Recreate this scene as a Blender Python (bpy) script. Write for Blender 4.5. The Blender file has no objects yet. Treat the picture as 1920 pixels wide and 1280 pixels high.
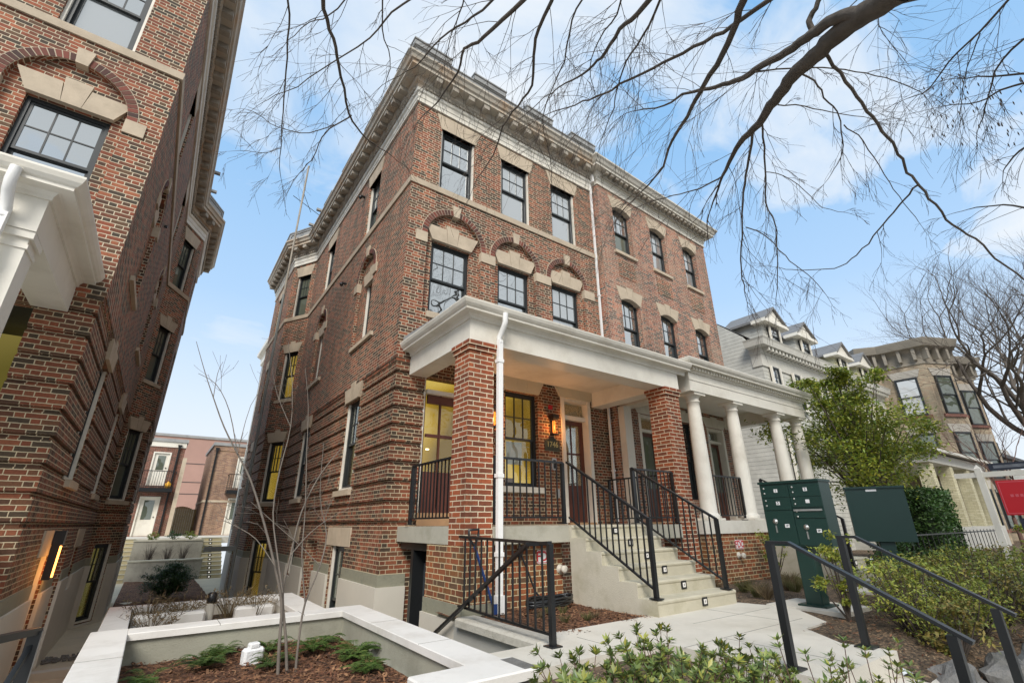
import bpy, math, random
from mathutils import Matrix, Vector, noise
random.seed(7)
R = math.radians
sc = bpy.context.scene
col = sc.collection
# ------------------------------------------------------------------ camera
CAM = Vector((-3.17, -8.2, 0.04))
yaw, pitch, roll, FPX = R(35.885), R(21.2), R(-0.4), 876.0
fwd = Vector((math.sin(yaw)*math.cos(pitch), math.cos(yaw)*math.cos(pitch), math.sin(pitch)))
rt = Vector((math.cos(yaw), -math.sin(yaw), 0)); up = rt.cross(fwd)
rt2 = rt*math.cos(roll)+up*math.sin(roll); up2 = -rt*math.sin(roll)+up*math.cos(roll)
cd = bpy.data.cameras.new("camera"); cam = bpy.data.objects.new("camera", cd); col.objects.link(cam)
cam.matrix_world = Matrix(((rt2.x, up2.x, -fwd.x, CAM.x), (rt2.y, up2.y, -fwd.y, CAM.y), (rt2.z, up2.z, -fwd.z, CAM.z), (0, 0, 0, 1)))
cd.sensor_width = 36; cd.lens = 36*FPX/1920; cd.clip_end = 2000; cd.clip_start = 0.05
sc.camera = cam
def at(px, py, dist):            # point of the real place seen at a photo position, dist metres away
    d = rt2*((px-960)/FPX)-up2*((py-640)/FPX)+fwd
    return CAM+d.normalized()*dist
def atY(px, py, Y):
    d = rt2*((px-960)/FPX)-up2*((py-640)/FPX)+fwd
    return CAM+d*((Y-CAM.y)/d.y)
# ------------------------------------------------------------------ node helpers
def newmat(name):
    m = bpy.data.materials.new(name); m.use_nodes = True; nt = m.node_tree
    return m, nt, nt.nodes["Principled BSDF"]
def setin(nt, sock, v):
    if v is None: return
    if hasattr(v, 'links'): nt.links.new(v, sock)
    else: sock.default_value = v
def MA(nt, op, a, b=None, c=None, clamp=False):
    n = nt.nodes.new('ShaderNodeMath'); n.operation = op; n.use_clamp = clamp
    for i, v in enumerate((a, b, c)): setin(nt, n.inputs[i], v)
    return n.outputs[0]
def VM(nt, op, a, b=None):
    n = nt.nodes.new('ShaderNodeVectorMath'); n.operation = op
    setin(nt, n.inputs[0], a); setin(nt, n.inputs[1], b)
    return n.outputs[1] if op in ('DOT_PRODUCT', 'LENGTH') else n.outputs[0]
def NOISE(nt, vec, scale, detail=4, rough=0.6, out=0):
    n = nt.nodes.new('ShaderNodeTexNoise'); n.inputs['Scale'].default_value = scale; n.inputs['Detail'].default_value = detail
    n.inputs['Roughness'].default_value = rough; nt.links.new(vec, n.inputs['Vector']); return n.outputs[out]
def RAMP(nt, fac, stops, interp='LINEAR'):
    n = nt.nodes.new('ShaderNodeValToRGB'); cr = n.color_ramp; cr.interpolation = interp
    while len(cr.elements) < len(stops): cr.elements.new(0.5)
    for e, (p, c) in zip(cr.elements, stops):
        e.position = p; e.color = (*c, 1) if len(c) == 3 else c
    nt.links.new(fac, n.inputs[0]); return n.outputs[0]
def MIX(nt, fac, a, b, mode='MIX'):
    n = nt.nodes.new('ShaderNodeMix'); n.data_type = 'RGBA'; n.blend_type = mode
    setin(nt, n.inputs[0], fac)
    for s, v in ((n.inputs[6], a), (n.inputs[7], b)):
        if isinstance(v, tuple) and len(v) == 3: v = (*v, 1)
        setin(nt, s, v)
    return n.outputs[2]
def BUMP(nt, h, dist, strength=1.0):
    n = nt.nodes.new('ShaderNodeBump'); n.inputs['Distance'].default_value = dist; n.inputs['Strength'].default_value = strength
    nt.links.new(h, n.inputs['Height']); return n.outputs[0]
def POS(nt): return nt.nodes.new('ShaderNodeNewGeometry').outputs['Position']
def g3(v): return (v, v, v)
# ------------------------------------------------------------------ materials
def brick_mat(name, cols, mortar, H=.061, S=.186, HD=.088, joint=.0105, flemish=True, mixdirt=.25, bump=.006, hueshift=None, mortar_var=.2):
    m, nt, b = newmat(name); L = nt.links
    geo = nt.nodes.new('ShaderNodeNewGeometry')
    P = geo.outputs['Position']; N = geo.outputs['True Normal']
    wob = NOISE(nt, P, 22, 2); 
    sp = nt.nodes.new('ShaderNodeSeparateXYZ'); L.new(P, sp.inputs[0]); sn = nt.nodes.new('ShaderNodeSeparateXYZ'); L.new(N, sn.inputs[0])
    x, y, z = sp.outputs; nx, ny, nz = sn.outputs
    u = MA(nt, 'SUBTRACT', MA(nt, 'MULTIPLY', x, ny), MA(nt, 'MULTIPLY', y, nx))
    hz = MA(nt, 'GREATER_THAN', MA(nt, 'ABSOLUTE', nz), .7)
    u = MA(nt, 'ADD', u, MA(nt, 'MULTIPLY', hz, x)); v = MA(nt, 'ADD', z, MA(nt, 'MULTIPLY', hz, y))
    wv = MA(nt, 'MULTIPLY', MA(nt, 'SUBTRACT', wob, .5), .008)
    v = MA(nt, 'ADD', MA(nt, 'ADD', v, wv), 20.0); u = MA(nt, 'ADD', MA(nt, 'ADD', u, wv), 50.0)
    Pd = (S+HD) if flemish else S
    vr = MA(nt, 'DIVIDE', v, H); row = MA(nt, 'FLOOR', vr); fv = MA(nt, 'MULTIPLY', MA(nt, 'FRACT', vr), H)
    off = MA(nt, 'MULTIPLY', MA(nt, 'MODULO', row, 2.0), .5)
    jit = MA(nt, 'MULTIPLY', MA(nt, 'FRACT', MA(nt, 'MULTIPLY', row, .618)), .08)
    U = MA(nt, 'ADD', MA(nt, 'ADD', MA(nt, 'DIVIDE', u, Pd), off), jit); cell = MA(nt, 'FLOOR', U); fu = MA(nt, 'MULTIPLY', MA(nt, 'FRACT', U), Pd)
    du = MA(nt, 'MINIMUM', fu, MA(nt, 'SUBTRACT', Pd, fu))
    bid = MA(nt, 'MULTIPLY', cell, 2.0)
    if flemish:
        du = MA(nt, 'MINIMUM', du, MA(nt, 'ABSOLUTE', MA(nt, 'SUBTRACT', fu, S)))
        bid = MA(nt, 'ADD', bid, MA(nt, 'GREATER_THAN', fu, S))
    dv = MA(nt, 'MINIMUM', fv, MA(nt, 'SUBTRACT', H, fv))
    d = MA(nt, 'MINIMUM', du, dv)
    mr = nt.nodes.new('ShaderNodeMapRange'); mr.interpolation_type = 'SMOOTHSTEP'; L.new(d, mr.inputs[0])
    mr.inputs[1].default_value = joint*.36; mr.inputs[2].default_value = joint*.62
    mask = mr.outputs[0]
    cv = nt.nodes.new('ShaderNodeCombineXYZ'); L.new(bid, cv.inputs[0]); L.new(row, cv.inputs[1])
    wn = nt.nodes.new('ShaderNodeTexWhiteNoise'); wn.noise_dimensions = '2D'; L.new(cv.outputs[0], wn.inputs['Vector'])
    n = len(cols); bc = RAMP(nt, wn.outputs['Value'], [((i+.0)/n, c) for i, c in enumerate(cols)], 'CONSTANT')
    gr = NOISE(nt, P, 60, 5, .7); big = NOISE(nt, P, .7, 3)
    bc = MIX(nt, 1.0, bc, RAMP(nt, gr, [(.3, g3(.72)), (.7, g3(1.25))]), 'MULTIPLY')
    bc = MIX(nt, mixdirt, bc, RAMP(nt, big, [(.35, g3(.45)), (.65, g3(1.5))]), 'MULTIPLY')
    streak = NOISE(nt, VM(nt, 'MULTIPLY', P, (2.6, 2.6, .22)), 1.0, 5, .65)
    bc = MIX(nt, .75, bc, RAMP(nt, streak, [(.32, g3(.62)), (.5, g3(1.0)), (.7, g3(1.22))]), 'MULTIPLY')
    if hueshift:
        bc = MIX(nt, MA(nt, 'MULTIPLY', RAMP(nt, NOISE(nt, P, .9, 4), [(.48, g3(0)), (.66, g3(1))]), .35), bc, hueshift)
    mc = MIX(nt, mortar_var, mortar, RAMP(nt, NOISE(nt, P, 9, 4), [(.3, g3(.2)), (.7, g3(.9))]), 'MULTIPLY')
    mc = MIX(nt, .7, mc, RAMP(nt, streak, [(.3, g3(.55)), (.55, g3(1.0)), (.7, g3(1.1))]), 'MULTIPLY')
    L.new(MIX(nt, mask, mc, bc), b.inputs['Base Color'])
    b.inputs['Roughness'].default_value = .85
    h = MA(nt, 'ADD', mask, MA(nt, 'MULTIPLY', gr, .25))
    L.new(BUMP(nt, h, bump, .9), b.inputs['Normal'])
    return m
def plain(name, c, rough=.6, var=.12, scale=6, bump=0.0, bscale=40, metal=0, spec=None, dirt=None, dscale=1.5, dirtz=None):
    m, nt, b = newmat(name); P = POS(nt)
    n = NOISE(nt, P, scale, 5)
    o = MIX(nt, 1.0, (*c, 1), RAMP(nt, n, [(.25, g3(1-var)), (.75, g3(1+var))]), 'MULTIPLY')
    if dirt:
        o = MIX(nt, RAMP(nt, NOISE(nt, P, dscale, 6, .7), [(.48, g3(0)), (.72, g3(.8))]), o, dirt)
    nt.links.new(o, b.inputs['Base Color']); b.inputs['Roughness'].default_value = rough; b.inputs['Metallic'].default_value = metal
    if spec is not None: b.inputs['Specular IOR Level'].default_value = spec
    if bump: nt.links.new(BUMP(nt, NOISE(nt, P, bscale, 6, .7), bump), b.inputs['Normal'])
    return m
def rand_mat(name, cols, rough=.6, var=.3, trans=0.0, interp='LINEAR', bump=0, scale=1.2):
    m, nt, b = newmat(name)
    g = nt.nodes.new('ShaderNodeNewGeometry')
    n = len(cols); c = RAMP(nt, g.outputs['Random Per Island'], [(i/max(1, n-1) if interp == 'LINEAR' else i/n, k) for i, k in enumerate(cols)], interp)
    c = MIX(nt, 1.0, c, RAMP(nt, NOISE(nt, g.outputs['Position'], scale, 3), [(.3, g3(1-var)), (.7, g3(1+var))]), 'MULTIPLY')
    nt.links.new(c, b.inputs['Base Color']); b.inputs['Roughness'].default_value = rough
    if bump: nt.links.new(BUMP(nt, NOISE(nt, g.outputs['Position'], 60, 5), bump), b.inputs['Normal'])
    if trans:
        t = nt.nodes.new('ShaderNodeBsdfTranslucent'); nt.links.new(c, t.inputs[0])
        mx = nt.nodes.new('ShaderNodeMixShader'); mx.inputs[0].default_value = trans
        nt.links.new(b.outputs[0], mx.inputs[1]); nt.links.new(t.outputs[0], mx.inputs[2])
        nt.links.new(mx.outputs[0], nt.nodes['Material Output'].inputs[0])
    return m
MT = {}
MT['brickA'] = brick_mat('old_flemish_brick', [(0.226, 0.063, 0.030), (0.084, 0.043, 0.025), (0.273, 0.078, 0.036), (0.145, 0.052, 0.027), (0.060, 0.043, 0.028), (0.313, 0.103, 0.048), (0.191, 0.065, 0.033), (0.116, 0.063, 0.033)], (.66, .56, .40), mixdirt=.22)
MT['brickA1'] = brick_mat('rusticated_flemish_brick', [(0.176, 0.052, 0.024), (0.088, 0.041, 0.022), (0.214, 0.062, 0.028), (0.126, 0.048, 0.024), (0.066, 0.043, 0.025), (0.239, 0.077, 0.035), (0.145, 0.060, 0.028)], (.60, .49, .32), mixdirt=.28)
MT['brickB'] = brick_mat('light_orange_brick', [(.33, .125, .075), (.23, .095, .062), (.39, .155, .09), (.15, .085, .062), (.34, .175, .115), (.27, .105, .07), (.11, .08, .065)], (.62, .55, .43), mixdirt=.25, hueshift=(.40, .24, .15))
MT['brickC'] = brick_mat('new_red_brick', [(.26, .062, .022), (.20, .052, .021), (.30, .078, .028), (.235, .068, .026), (.16, .048, .022)], (.72, .60, .42), H=.0677, S=.2135, joint=.013, flemish=False, mixdirt=.15)
MT['brickP'] = brick_mat('pier_flemish_brick', [(.26, .08, .03), (.19, .065, .028), (.31, .10, .036), (.13, .07, .036), (.22, .09, .032)], (.64, .52, .31), H=.0677, S=.2135, HD=.105, joint=.012)
MT['brickFar'] = brick_mat('carriage_brick', [(0.187, 0.060, 0.036), (0.143, 0.047, 0.028), (0.220, 0.072, 0.044), (0.121, 0.051, 0.032)], (.34, .28, .22), flemish=False, S=.2)
MT['brickTan'] = brick_mat('tan_brick', [(.36, .29, .20), (.32, .26, .18), (.39, .31, .215), (.34, .25, .17)], (.35, .30, .22), flemish=False, S=.2, joint=.008, mixdirt=.5)
MT['pink'] = plain('pink_painted_wall', (.38, .23, .185), .8, .10, .6, .01, 20)
MT['stone'] = plain('limestone', (.50, .41, .30), .8, .12, 3, .004, 60, dirt=(.36, .29, .21, 1), dscale=2.2)
MT['greystone'] = plain('grey_water_table_stone', (.27, .26, .19), .85, .18, 4, .008, 40, dirt=(.16, .16, .12, 1), dscale=4)
MT['concrete'] = plain('concrete', (.40, .38, .31), .85, .12, 2.5, .005, 70, dirt=(.25, .24, .17, 1), dscale=1.8)
MT['concreteS'] = plain('tinted_step_concrete', (.50, .46, .35), .85, .10, 2.5, .005, 80, dirt=(.34, .31, .20, 1), dscale=2.6)
MT['path'] = plain('pale_concrete_paving', (.60, .56, .48), .85, .07, 1.6, .003, 90, dirt=(.46, .42, .34, 1), dscale=1.1)
MT['cap'] = plain('white_limestone_cap', (.72, .69, .64), .7, .06, 1.8, .002, 80, dirt=(.56, .52, .46, 1), dscale=2.0)
MT['stucco'] = plain('grey_stucco', (.42, .41, .37), .9, .08, 2, .004, 60, dirt=(.30, .29, .24, 1), dscale=1.2)
MT['stuccoDirty'] = plain('stained_stucco', (.34, .33, .26), .9, .15, 1.2, .005, 60, dirt=(.20, .19, .14, 1), dscale=1.6)
MT['stuccoW'] = plain('pale_stucco', (.57, .53, .45), .9, .05, 2, .003, 60)
MT['white'] = plain('white_trim_paint', (.74, .70, .61), .45, .05, 2, .001, 60, dirt=(.56, .51, .42, 1), dscale=1.3)
MT['whiteW'] = plain('weathered_cornice_paint', (.36, .32, .26), .75, .18, 3, .006, 40, dirt=(.16, .13, .10, 1), dscale=2.6)
MT['rusty'] = plain('rusty_flaking_cornice_paint', (.50, .45, .37), .75, .2, 3, .008, 40, dirt=(.40, .19, .05, 1), dscale=1.5)
MT['slate'] = plain('dull_grey_parapet_metal', (.30, .30, .29), .7, .15, 2, .004, 30, dirt=(.18, .18, .18, 1))
MT['frame'] = plain('dark_window_frame_paint', (.022, .026, .027), .35, .1, 4)
MT['black'] = plain('black_steel_paint', (.012, .013, .014), .35, .1, 8)
MT['wood'] = plain('red_brown_door_wood', (.10, .028, .016), .4, .25, 3)
MT['maple'] = plain('pale_threshold_wood', (.42, .25, .13), .6, .12, 5)
MT['green'] = plain('dark_green_powder_coat', (.008, .036, .028), .42, .06, 3, .0008, 200)
MT['steel'] = plain('brushed_steel', (.55, .55, .53), .35, .08, 20, metal=.8)
MT['siding'] = None
def siding(name, c, pitchz=.115):
    m, nt, b = newmat(name); P = POS(nt); sp = nt.nodes.new('ShaderNodeSeparateXYZ'); nt.links.new(P, sp.inputs[0])
    f = MA(nt, 'FRACT', MA(nt, 'DIVIDE', sp.outputs[2], pitchz))
    o = MIX(nt, 1.0, (*c, 1), RAMP(nt, NOISE(nt, P, 2.5, 5), [(.3, g3(.82)), (.7, g3(1.08))]), 'MULTIPLY')
    nt.links.new(o, b.inputs['Base Color']); b.inputs['Roughness'].default_value = .6
    h = RAMP(nt, f, [(0, g3(0)), (.06, g3(1)), (1, g3(.35))]); nt.links.new(BUMP(nt, h, .035), b.inputs['Normal'])
    return m
MT['siding'] = siding('white_clapboard', (.46, .45, .40), .15)
MT['sidingY'] = siding('cream_clapboard', (.50, .47, .30), .15)
MT['shingle'] = siding('grey_roof_shingle', (.17, .165, .16), .14)
MT['roofdark'] = plain('dark_roofing', (.06, .06, .06), .8)
def mulch_mat(name, c1, c2, c3):
    m, nt, b = newmat(name); P = POS(nt)
    v = nt.nodes.new('ShaderNodeTexVoronoi'); v.inputs['Scale'].default_value = 38
    nt.links.new(VM(nt, 'MULTIPLY', P, (1, 1.7, 1)), v.inputs['Vector'])
    s = nt.nodes.new('ShaderNodeSeparateColor'); nt.links.new(v.outputs['Color'], s.inputs[0])
    c = RAMP(nt, s.outputs[0], [(0, c1), (.45, c2), (.8, c3), (1, tuple(min(1, k*1.9) for k in c3))])
    c = MIX(nt, .8, c, RAMP(nt, NOISE(nt, P, 3, 6), [(.3, g3(.5)), (.7, g3(1.3))]), 'MULTIPLY')
    nt.links.new(c, b.inputs['Base Color']); b.inputs['Roughness'].default_value = .95
    nt.links.new(BUMP(nt, MA(nt, 'ADD', s.outputs[1], NOISE(nt, P, 25, 5)), .03), b.inputs['Normal']); return m
MT['mulch'] = mulch_mat('red_brown_mulch', (.035, .016, .008), (.12, .05, .022), (.22, .10, .045))
MT['soil'] = mulch_mat('dry_soil_and_leaf_litter', (.05, .035, .022), (.11, .075, .045), (.18, .12, .07))
MT['chips'] = rand_mat('bark_chips', [(.04, .018, .010), (.16, .065, .03), (.10, .04, .02), (.30, .16, .08), (.20, .09, .04)], .9)
MT['bark'] = plain('grey_brown_bark', (.10, .082, .065), .9, .3, 8, .012, 50)
MT['barktwig'] = plain('twig_bark', (.085, .065, .05), .9, .2, 8)
MT['barkpale'] = plain('smooth_grey_bark', (.16, .135, .11), .8, .25, 10, .003, 60)
MT['barkred'] = plain('reddish_bark', (.11, .06, .045), .9, .25, 8)
MT['leafY'] = rand_mat('yellow_green_leaves', [(0.213, 0.275, 0.044), (0.350, 0.362, 0.055), (0.150, 0.225, 0.039), (0.450, 0.413, 0.066), (0.100, 0.150, 0.033)], .55, .35, .25)
MT['leafT'] = rand_mat('tree_leaves', [(.14, .22, .03), (.30, .34, .035), (.09, .16, .025), (.42, .40, .05), (.08, .13, .02)], .5, .4, .25)
MT['leafD'] = rand_mat('dark_green_leaves', [(.03, .075, .015), (.05, .11, .022), (.02, .05, .012), (.075, .14, .028)], .45, .4, .15)
MT['leafR'] = rand_mat('grey_green_leathery_leaves', [(0.115, 0.180, 0.043), (0.184, 0.240, 0.062), (0.081, 0.132, 0.038), (0.230, 0.276, 0.067), (0.345, 0.312, 0.048)], .38, .3, .15)
MT['leafF'] = rand_mat('fern_leaves', [(.06, .12, .02), (.10, .17, .03), (.045, .09, .018), (.15, .18, .04)], .6, .3, .25)
MT['leafPlum'] = rand_mat('bronze_olive_leaves', [(0.228, 0.182, 0.044), (0.300, 0.221, 0.055), (0.156, 0.195, 0.039), (0.120, 0.104, 0.033)], .6, .3, .2)
MT['dry'] = rand_mat('dry_grass', [(.20, .14, .07), (.14, .10, .05), (.26, .19, .10), (.10, .07, .035)], .8, .3, .2)
MT['drygreen'] = rand_mat('olive_grass', [(.16, .15, .05), (.10, .11, .03), (.22, .17, .07)], .8, .3, .2)
MT['rock'] = plain('grey_fieldstone', (.20, .19, .175), .9, .25, 4, .03, 12, dirt=(.10, .10, .085, 1), dscale=5)
MT['red'] = plain('red_sign_paint', (.55, .012, .02), .4, .03, 2)
MT['redtxt'] = plain('red_lettering', (.55, .02, .03), .5, .02, 2)
MT['signw'] = plain('white_sign_face', (.78, .77, .76), .45, .03, 3)
MT['brass'] = plain('antique_bronze_plaque', (.06, .06, .035), .45, .2, 8, metal=.3)
MT['gold'] = plain('gold_lettering', (.55, .42, .16), .4, .1, 8, metal=.4)
MT['blue'] = plain('blue_tool_handle', (.015, .045, .16), .4, .05, 5)
MT['yellow'] = plain('yellow_plastic', (.85, .42, .02), .5, .05, 5)
MT['lime'] = plain('lime_bottle', (.65, .75, .03), .4, .05, 5)
MT['woodfence'] = plain('stained_cedar', (.30, .20, .07), .8, .2, 5)
MT['paper'] = plain('paper_sheet', (.62, .66, .70), .8, .05)
MT['whiteP'] = plain('faded_white_cornice', (.62, .58, .50), .7, .1, 3, .004, 40, dirt=(.34, .27, .18, 1), dscale=2)
MT['roomdk'] = plain('dark_room', (.02, .02, .018), .9)
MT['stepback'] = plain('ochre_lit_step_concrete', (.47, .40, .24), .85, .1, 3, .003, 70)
def glass(name, tint, refl=.5, room=None):
    m, nt, b = newmat(name); out = nt.nodes['Material Output']; L = nt.links
    P = POS(nt)
    gl = nt.nodes.new('ShaderNodeBsdfGlossy'); gl.inputs['Roughness'].default_value = .015; gl.inputs[0].default_value = (.92, .95, .95, 1)
    nt.links.new(BUMP(nt, NOISE(nt, P, 1.6, 1), .016), gl.inputs['Normal'])
    if room:
        base = nt.nodes.new('ShaderNodeBsdfTransparent'); base.inputs[0].default_value = (*tint, 1)
    else:
        base = nt.nodes.new('ShaderNodeBsdfDiffuse'); base.inputs[0].default_value = (*tint, 1)
    fr = nt.nodes.new('ShaderNodeFresnel'); fr.inputs[0].default_value = 1.5
    f = MA(nt, 'ADD', MA(nt, 'MULTIPLY', fr.outputs[0], .6 if room else .9), refl, clamp=True)
    mx = nt.nodes.new('ShaderNodeMixShader'); L.new(f, mx.inputs[0]); L.new(base.outputs[0], mx.inputs[1]); L.new(gl.outputs[0], mx.inputs[2])
    L.new(mx.outputs[0], out.inputs[0]); return m
MT['glass'] = glass('reflecting_pane', (.03, .035, .035), .52)
MT['glassW'] = glass('pane_with_blind_and_sky_tone', (.26, .27, .27), .34)  # pale base colour covers both blinds and bright sky reflected in the pane
MT['blind'] = glass('white_blind_behind_pane', (.55, .56, .56), .10)
MT['glassD'] = glass('dim_greenish_pane', (.10, .115, .085), .10)
MT['glassG'] = glass('clear_pane', (.95, .95, .9), .02, True)
def emis(name, c, s, var=None):
    m, nt, b = newmat(name); out = nt.nodes['Material Output']
    e = nt.nodes.new('ShaderNodeEmission'); e.inputs[1].default_value = s; e.inputs[0].default_value = (*c, 1)
    if var:
        nt.links.new(RAMP(nt, NOISE(nt, POS(nt), .8, 0), var), e.inputs[0])
    nt.links.new(e.outputs[0], out.inputs[0]); return m
MT['room'] = emis('lit_room', (.5, .3, .03), .62, [(.35, (.20, .12, .015)), (.5, (.46, .29, .03)), (.68, (.70, .50, .12))])
MT['roomdim'] = emis('dim_lit_room', (.28, .22, .05), .42, [(.3, (.17, .14, .03)), (.7, (.40, .32, .09))])
MT['roomdoor'] = emis('amber_reflection_glow', (.10, .05, .015), .5)  # glow behind the door glass stands in for its amber reflections
MT['bulb'] = emis('glowing_filament', (1, .32, .06), 14)
MT['amber'] = emis('amber_glass_glow', (1, .23, .03), 1.6)
MT['spot'] = emis('ceiling_spot', (1, .85, .5), 9)
MT['steplight'] = emis('step_light_lens', (1, .95, .85), .55)
MT['steplightW'] = emis('warm_stair_light', (1, .8, .5), 5)
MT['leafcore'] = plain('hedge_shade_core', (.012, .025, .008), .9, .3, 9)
MT['cream'] = plain('cream_painted_stone', (.60, .55, .42), .7, .05, 3)
MT['warmpath'] = plain('warm_lit_passage_concrete', (.56, .47, .33), .85, .08, 1.6, .003, 80, dirt=(.42, .36, .26, 1), dscale=1)  # warm light in the passage is put into the concrete colour
MT['joint'] = plain('dark_joint_line', (.16, .15, .125), .95)
MT['pipewhite'] = plain('white_aluminium_pipe', (.80, .79, .76), .4, .04, 3)
MT['amberg'] = MT['amber']
MT['capw'] = plain('chalky_white_block', (.75, .75, .74), .8, .08, 12, .01, 40)
MT['pinkline'] = plain('faded_pink_print', (.62, .10, .12), .5)
MT['navy'] = plain('navy_panel', (.02, .025, .04), .5)
MT['greyline'] = plain('grey_print', (.16, .17, .19), .5, .5, 6)
MT['steelp'] = plain('galvanised_pipe', (.24, .26, .25), .55, .12, 5)
MT['whitec'] = plain('aged_white_wood', (.52, .50, .44), .6, .1, 2)
MT['browncorn'] = plain('brown_grey_cornice', (.25, .22, .175), .7, .15, 3)
MT['greystone2'] = plain('pale_grey_lintel', (.38, .35, .30), .8, .1, 3)
MT['redstone'] = plain('red_sandstone', (.17, .075, .055), .8, .15, 4)
MT['creambrick'] = brick_mat('cream_painted_brick', [(.50, .46, .30), (.46, .42, .27), (.54, .50, .34)], (.36, .33, .22), flemish=False, S=.2)
MT['brickTanR'] = brick_mat('brown_carriage_brick', [(.30, .17, .10), (.25, .13, .08), (.34, .20, .12), (.22, .12, .08)], (.40, .33, .26), flemish=False, S=.2)
# ------------------------------------------------------------------ mesh builder
I4 = Matrix.Identity(4)
BASE = I4
class MB:
    def __init__(s): s.v = []; s.f = []; s.mi = []; s.M = I4; s.m = 0; s.sm = []
    def add(s, vs, fs, smooth=False):
        T = BASE @ s.M; flip = T.determinant() < 0; o = len(s.v)
        s.v += [tuple(T @ Vector(p)) for p in vs]
        for f in fs:
            f = [i+o for i in f]; s.f.append(f[::-1] if flip else f); s.mi.append(s.m); s.sm.append(smooth)
        return s
    def box(s, x0, x1, y0, y1, z0, z1):
        if x1 < x0: x0, x1 = x1, x0
        if y1 < y0: y0, y1 = y1, y0
        if z1 < z0: z0, z1 = z1, z0
        return s.add([(x0, y0, z0), (x1, y0, z0), (x1, y1, z0), (x0, y1, z0), (x0, y0, z1), (x1, y0, z1), (x1, y1, z1), (x0, y1, z1)],
              [(0, 3, 2, 1), (4, 5, 6, 7), (0, 1, 5, 4), (1, 2, 6, 5), (2, 3, 7, 6), (3, 0, 4, 7)])
    def bbox(s, x0, x1, y0, y1, z0, z1, b=.008):   # box with chamfered vertical and top edges
        r = [(x0+b, y0), (x1-b, y0), (x1, y0+b), (x1, y1-b), (x1-b, y1), (x0+b, y1), (x0, y1-b), (x0, y0+b)]
        def ins(d): return [(min(max(x, x0+d), x1-d), min(max(y, y0+d), y1-d)) for x, y in r]
        vs = [(x, y, z0) for x, y in r]+[(x, y, z1-b) for x, y in r]+[(x, y, z1) for x, y in ins(b)]
        fs = [tuple(range(7, -1, -1)), tuple(range(16, 24))]
        for k in (0, 8):
            fs += [(k+i, k+(i+1) % 8, k+8+(i+1) % 8, k+8+i) for i in range(8)]
        return s.add(vs, fs)
    def prism(s, poly, y0, y1):       # polygon in x,z (counter-clockwise seen from -y), from y0 to y1
        n = len(poly)
        vs = [(x, y0, z) for x, z in poly]+[(x, y1, z) for x, z in poly]
        return s.add(vs, [tuple(range(n)), tuple(range(2*n-1, n-1, -1))]+[(i, i+n, (i+1) % n+n, (i+1) % n) for i in range(n)])
    def slab(s, poly, z0, z1):        # polygon in x,y
        n = len(poly)
        a = sum(poly[i][0]*poly[(i+1) % n][1]-poly[(i+1) % n][0]*poly[i][1] for i in range(n))
        if a < 0: poly = poly[::-1]
        vs = [(x, y, z0) for x, y in poly]+[(x, y, z1) for x, y in poly]
        return s.add(vs, [tuple(range(n-1, -1, -1)), tuple(range(n, 2*n))]+[(i, (i+1) % n, (i+1) % n+n, i+n) for i in range(n)])
    def tube(s, pts, rad, n=6, caps=True, smooth=True):
        pts = [Vector(p) for p in pts]; k = len(pts)
        if not hasattr(rad, '__len__'): rad = [rad]*k
        d = (pts[1]-pts[0]).normalized(); ref = Vector((0, 0, 1)) if abs(d.z) < .9 else Vector((1, 0, 0))
        a = d.cross(ref).normalized(); vs = []
        for i in range(k):
            if i: 
                d = (pts[min(i+1, k-1)]-pts[i-1])
                d = d.normalized() if d.length > 1e-9 else Vector((0, 0, 1))
            a = (a-d*a.dot(d)); a = a.normalized() if a.length > 1e-6 else d.orthogonal().normalized()
            b = d.cross(a)
            for j in range(n):
                t = 2*math.pi*j/n; vs.append(tuple(pts[i]+(a*math.cos(t)+b*math.sin(t))*rad[i]))
        fs = [(i*n+j, i*n+(j+1) % n, (i+1)*n+(j+1) % n, (i+1)*n+j) for i in range(k-1) for j in range(n)]
        s.add(vs, fs, smooth)
        if caps and n > 3:
            s.add(vs[:n], [tuple(range(n-1, -1, -1))]); s.add(vs[-n:], [tuple(range(n))])
        return s
    def bar(s, a, b, w, h=None):      # square bar between two points
        a, b = Vector(a), Vector(b); h = h or w; d = (b-a).normalized()
        ref = Vector((0, 0, 1)) if abs(d.z) < .95 else Vector((0, 1, 0))
        x = d.cross(ref).normalized()*w/2; y = x.cross(d).normalized()*h/2
        vs = [a-x-y, a+x-y, a+x+y, a-x+y, b-x-y, b+x-y, b+x+y, b-x+y]
        return s.add([tuple(q) for q in vs], [(0, 1, 2, 3), (7, 6, 5, 4), (0, 4, 5, 1), (1, 5, 6, 2), (2, 6, 7, 3), (3, 7, 4, 0)])
    def lathe(s, prof, c=(0, 0, 0), n=24, smooth=True):
        vs = [(c[0]+r*math.cos(2*math.pi*j/n), c[1]+r*math.sin(2*math.pi*j/n), c[2]+z) for r, z in prof for j in range(n)]
        k = len(prof)
        s.add(vs, [(i*n+j, i*n+(j+1) % n, (i+1)*n+(j+1) % n, (i+1)*n+j) for i in range(k-1) for j in range(n)], smooth)
        return s.add(vs[:n], [tuple(range(n-1, -1, -1))]).add(vs[-n:], [tuple(range(n))])
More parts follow.
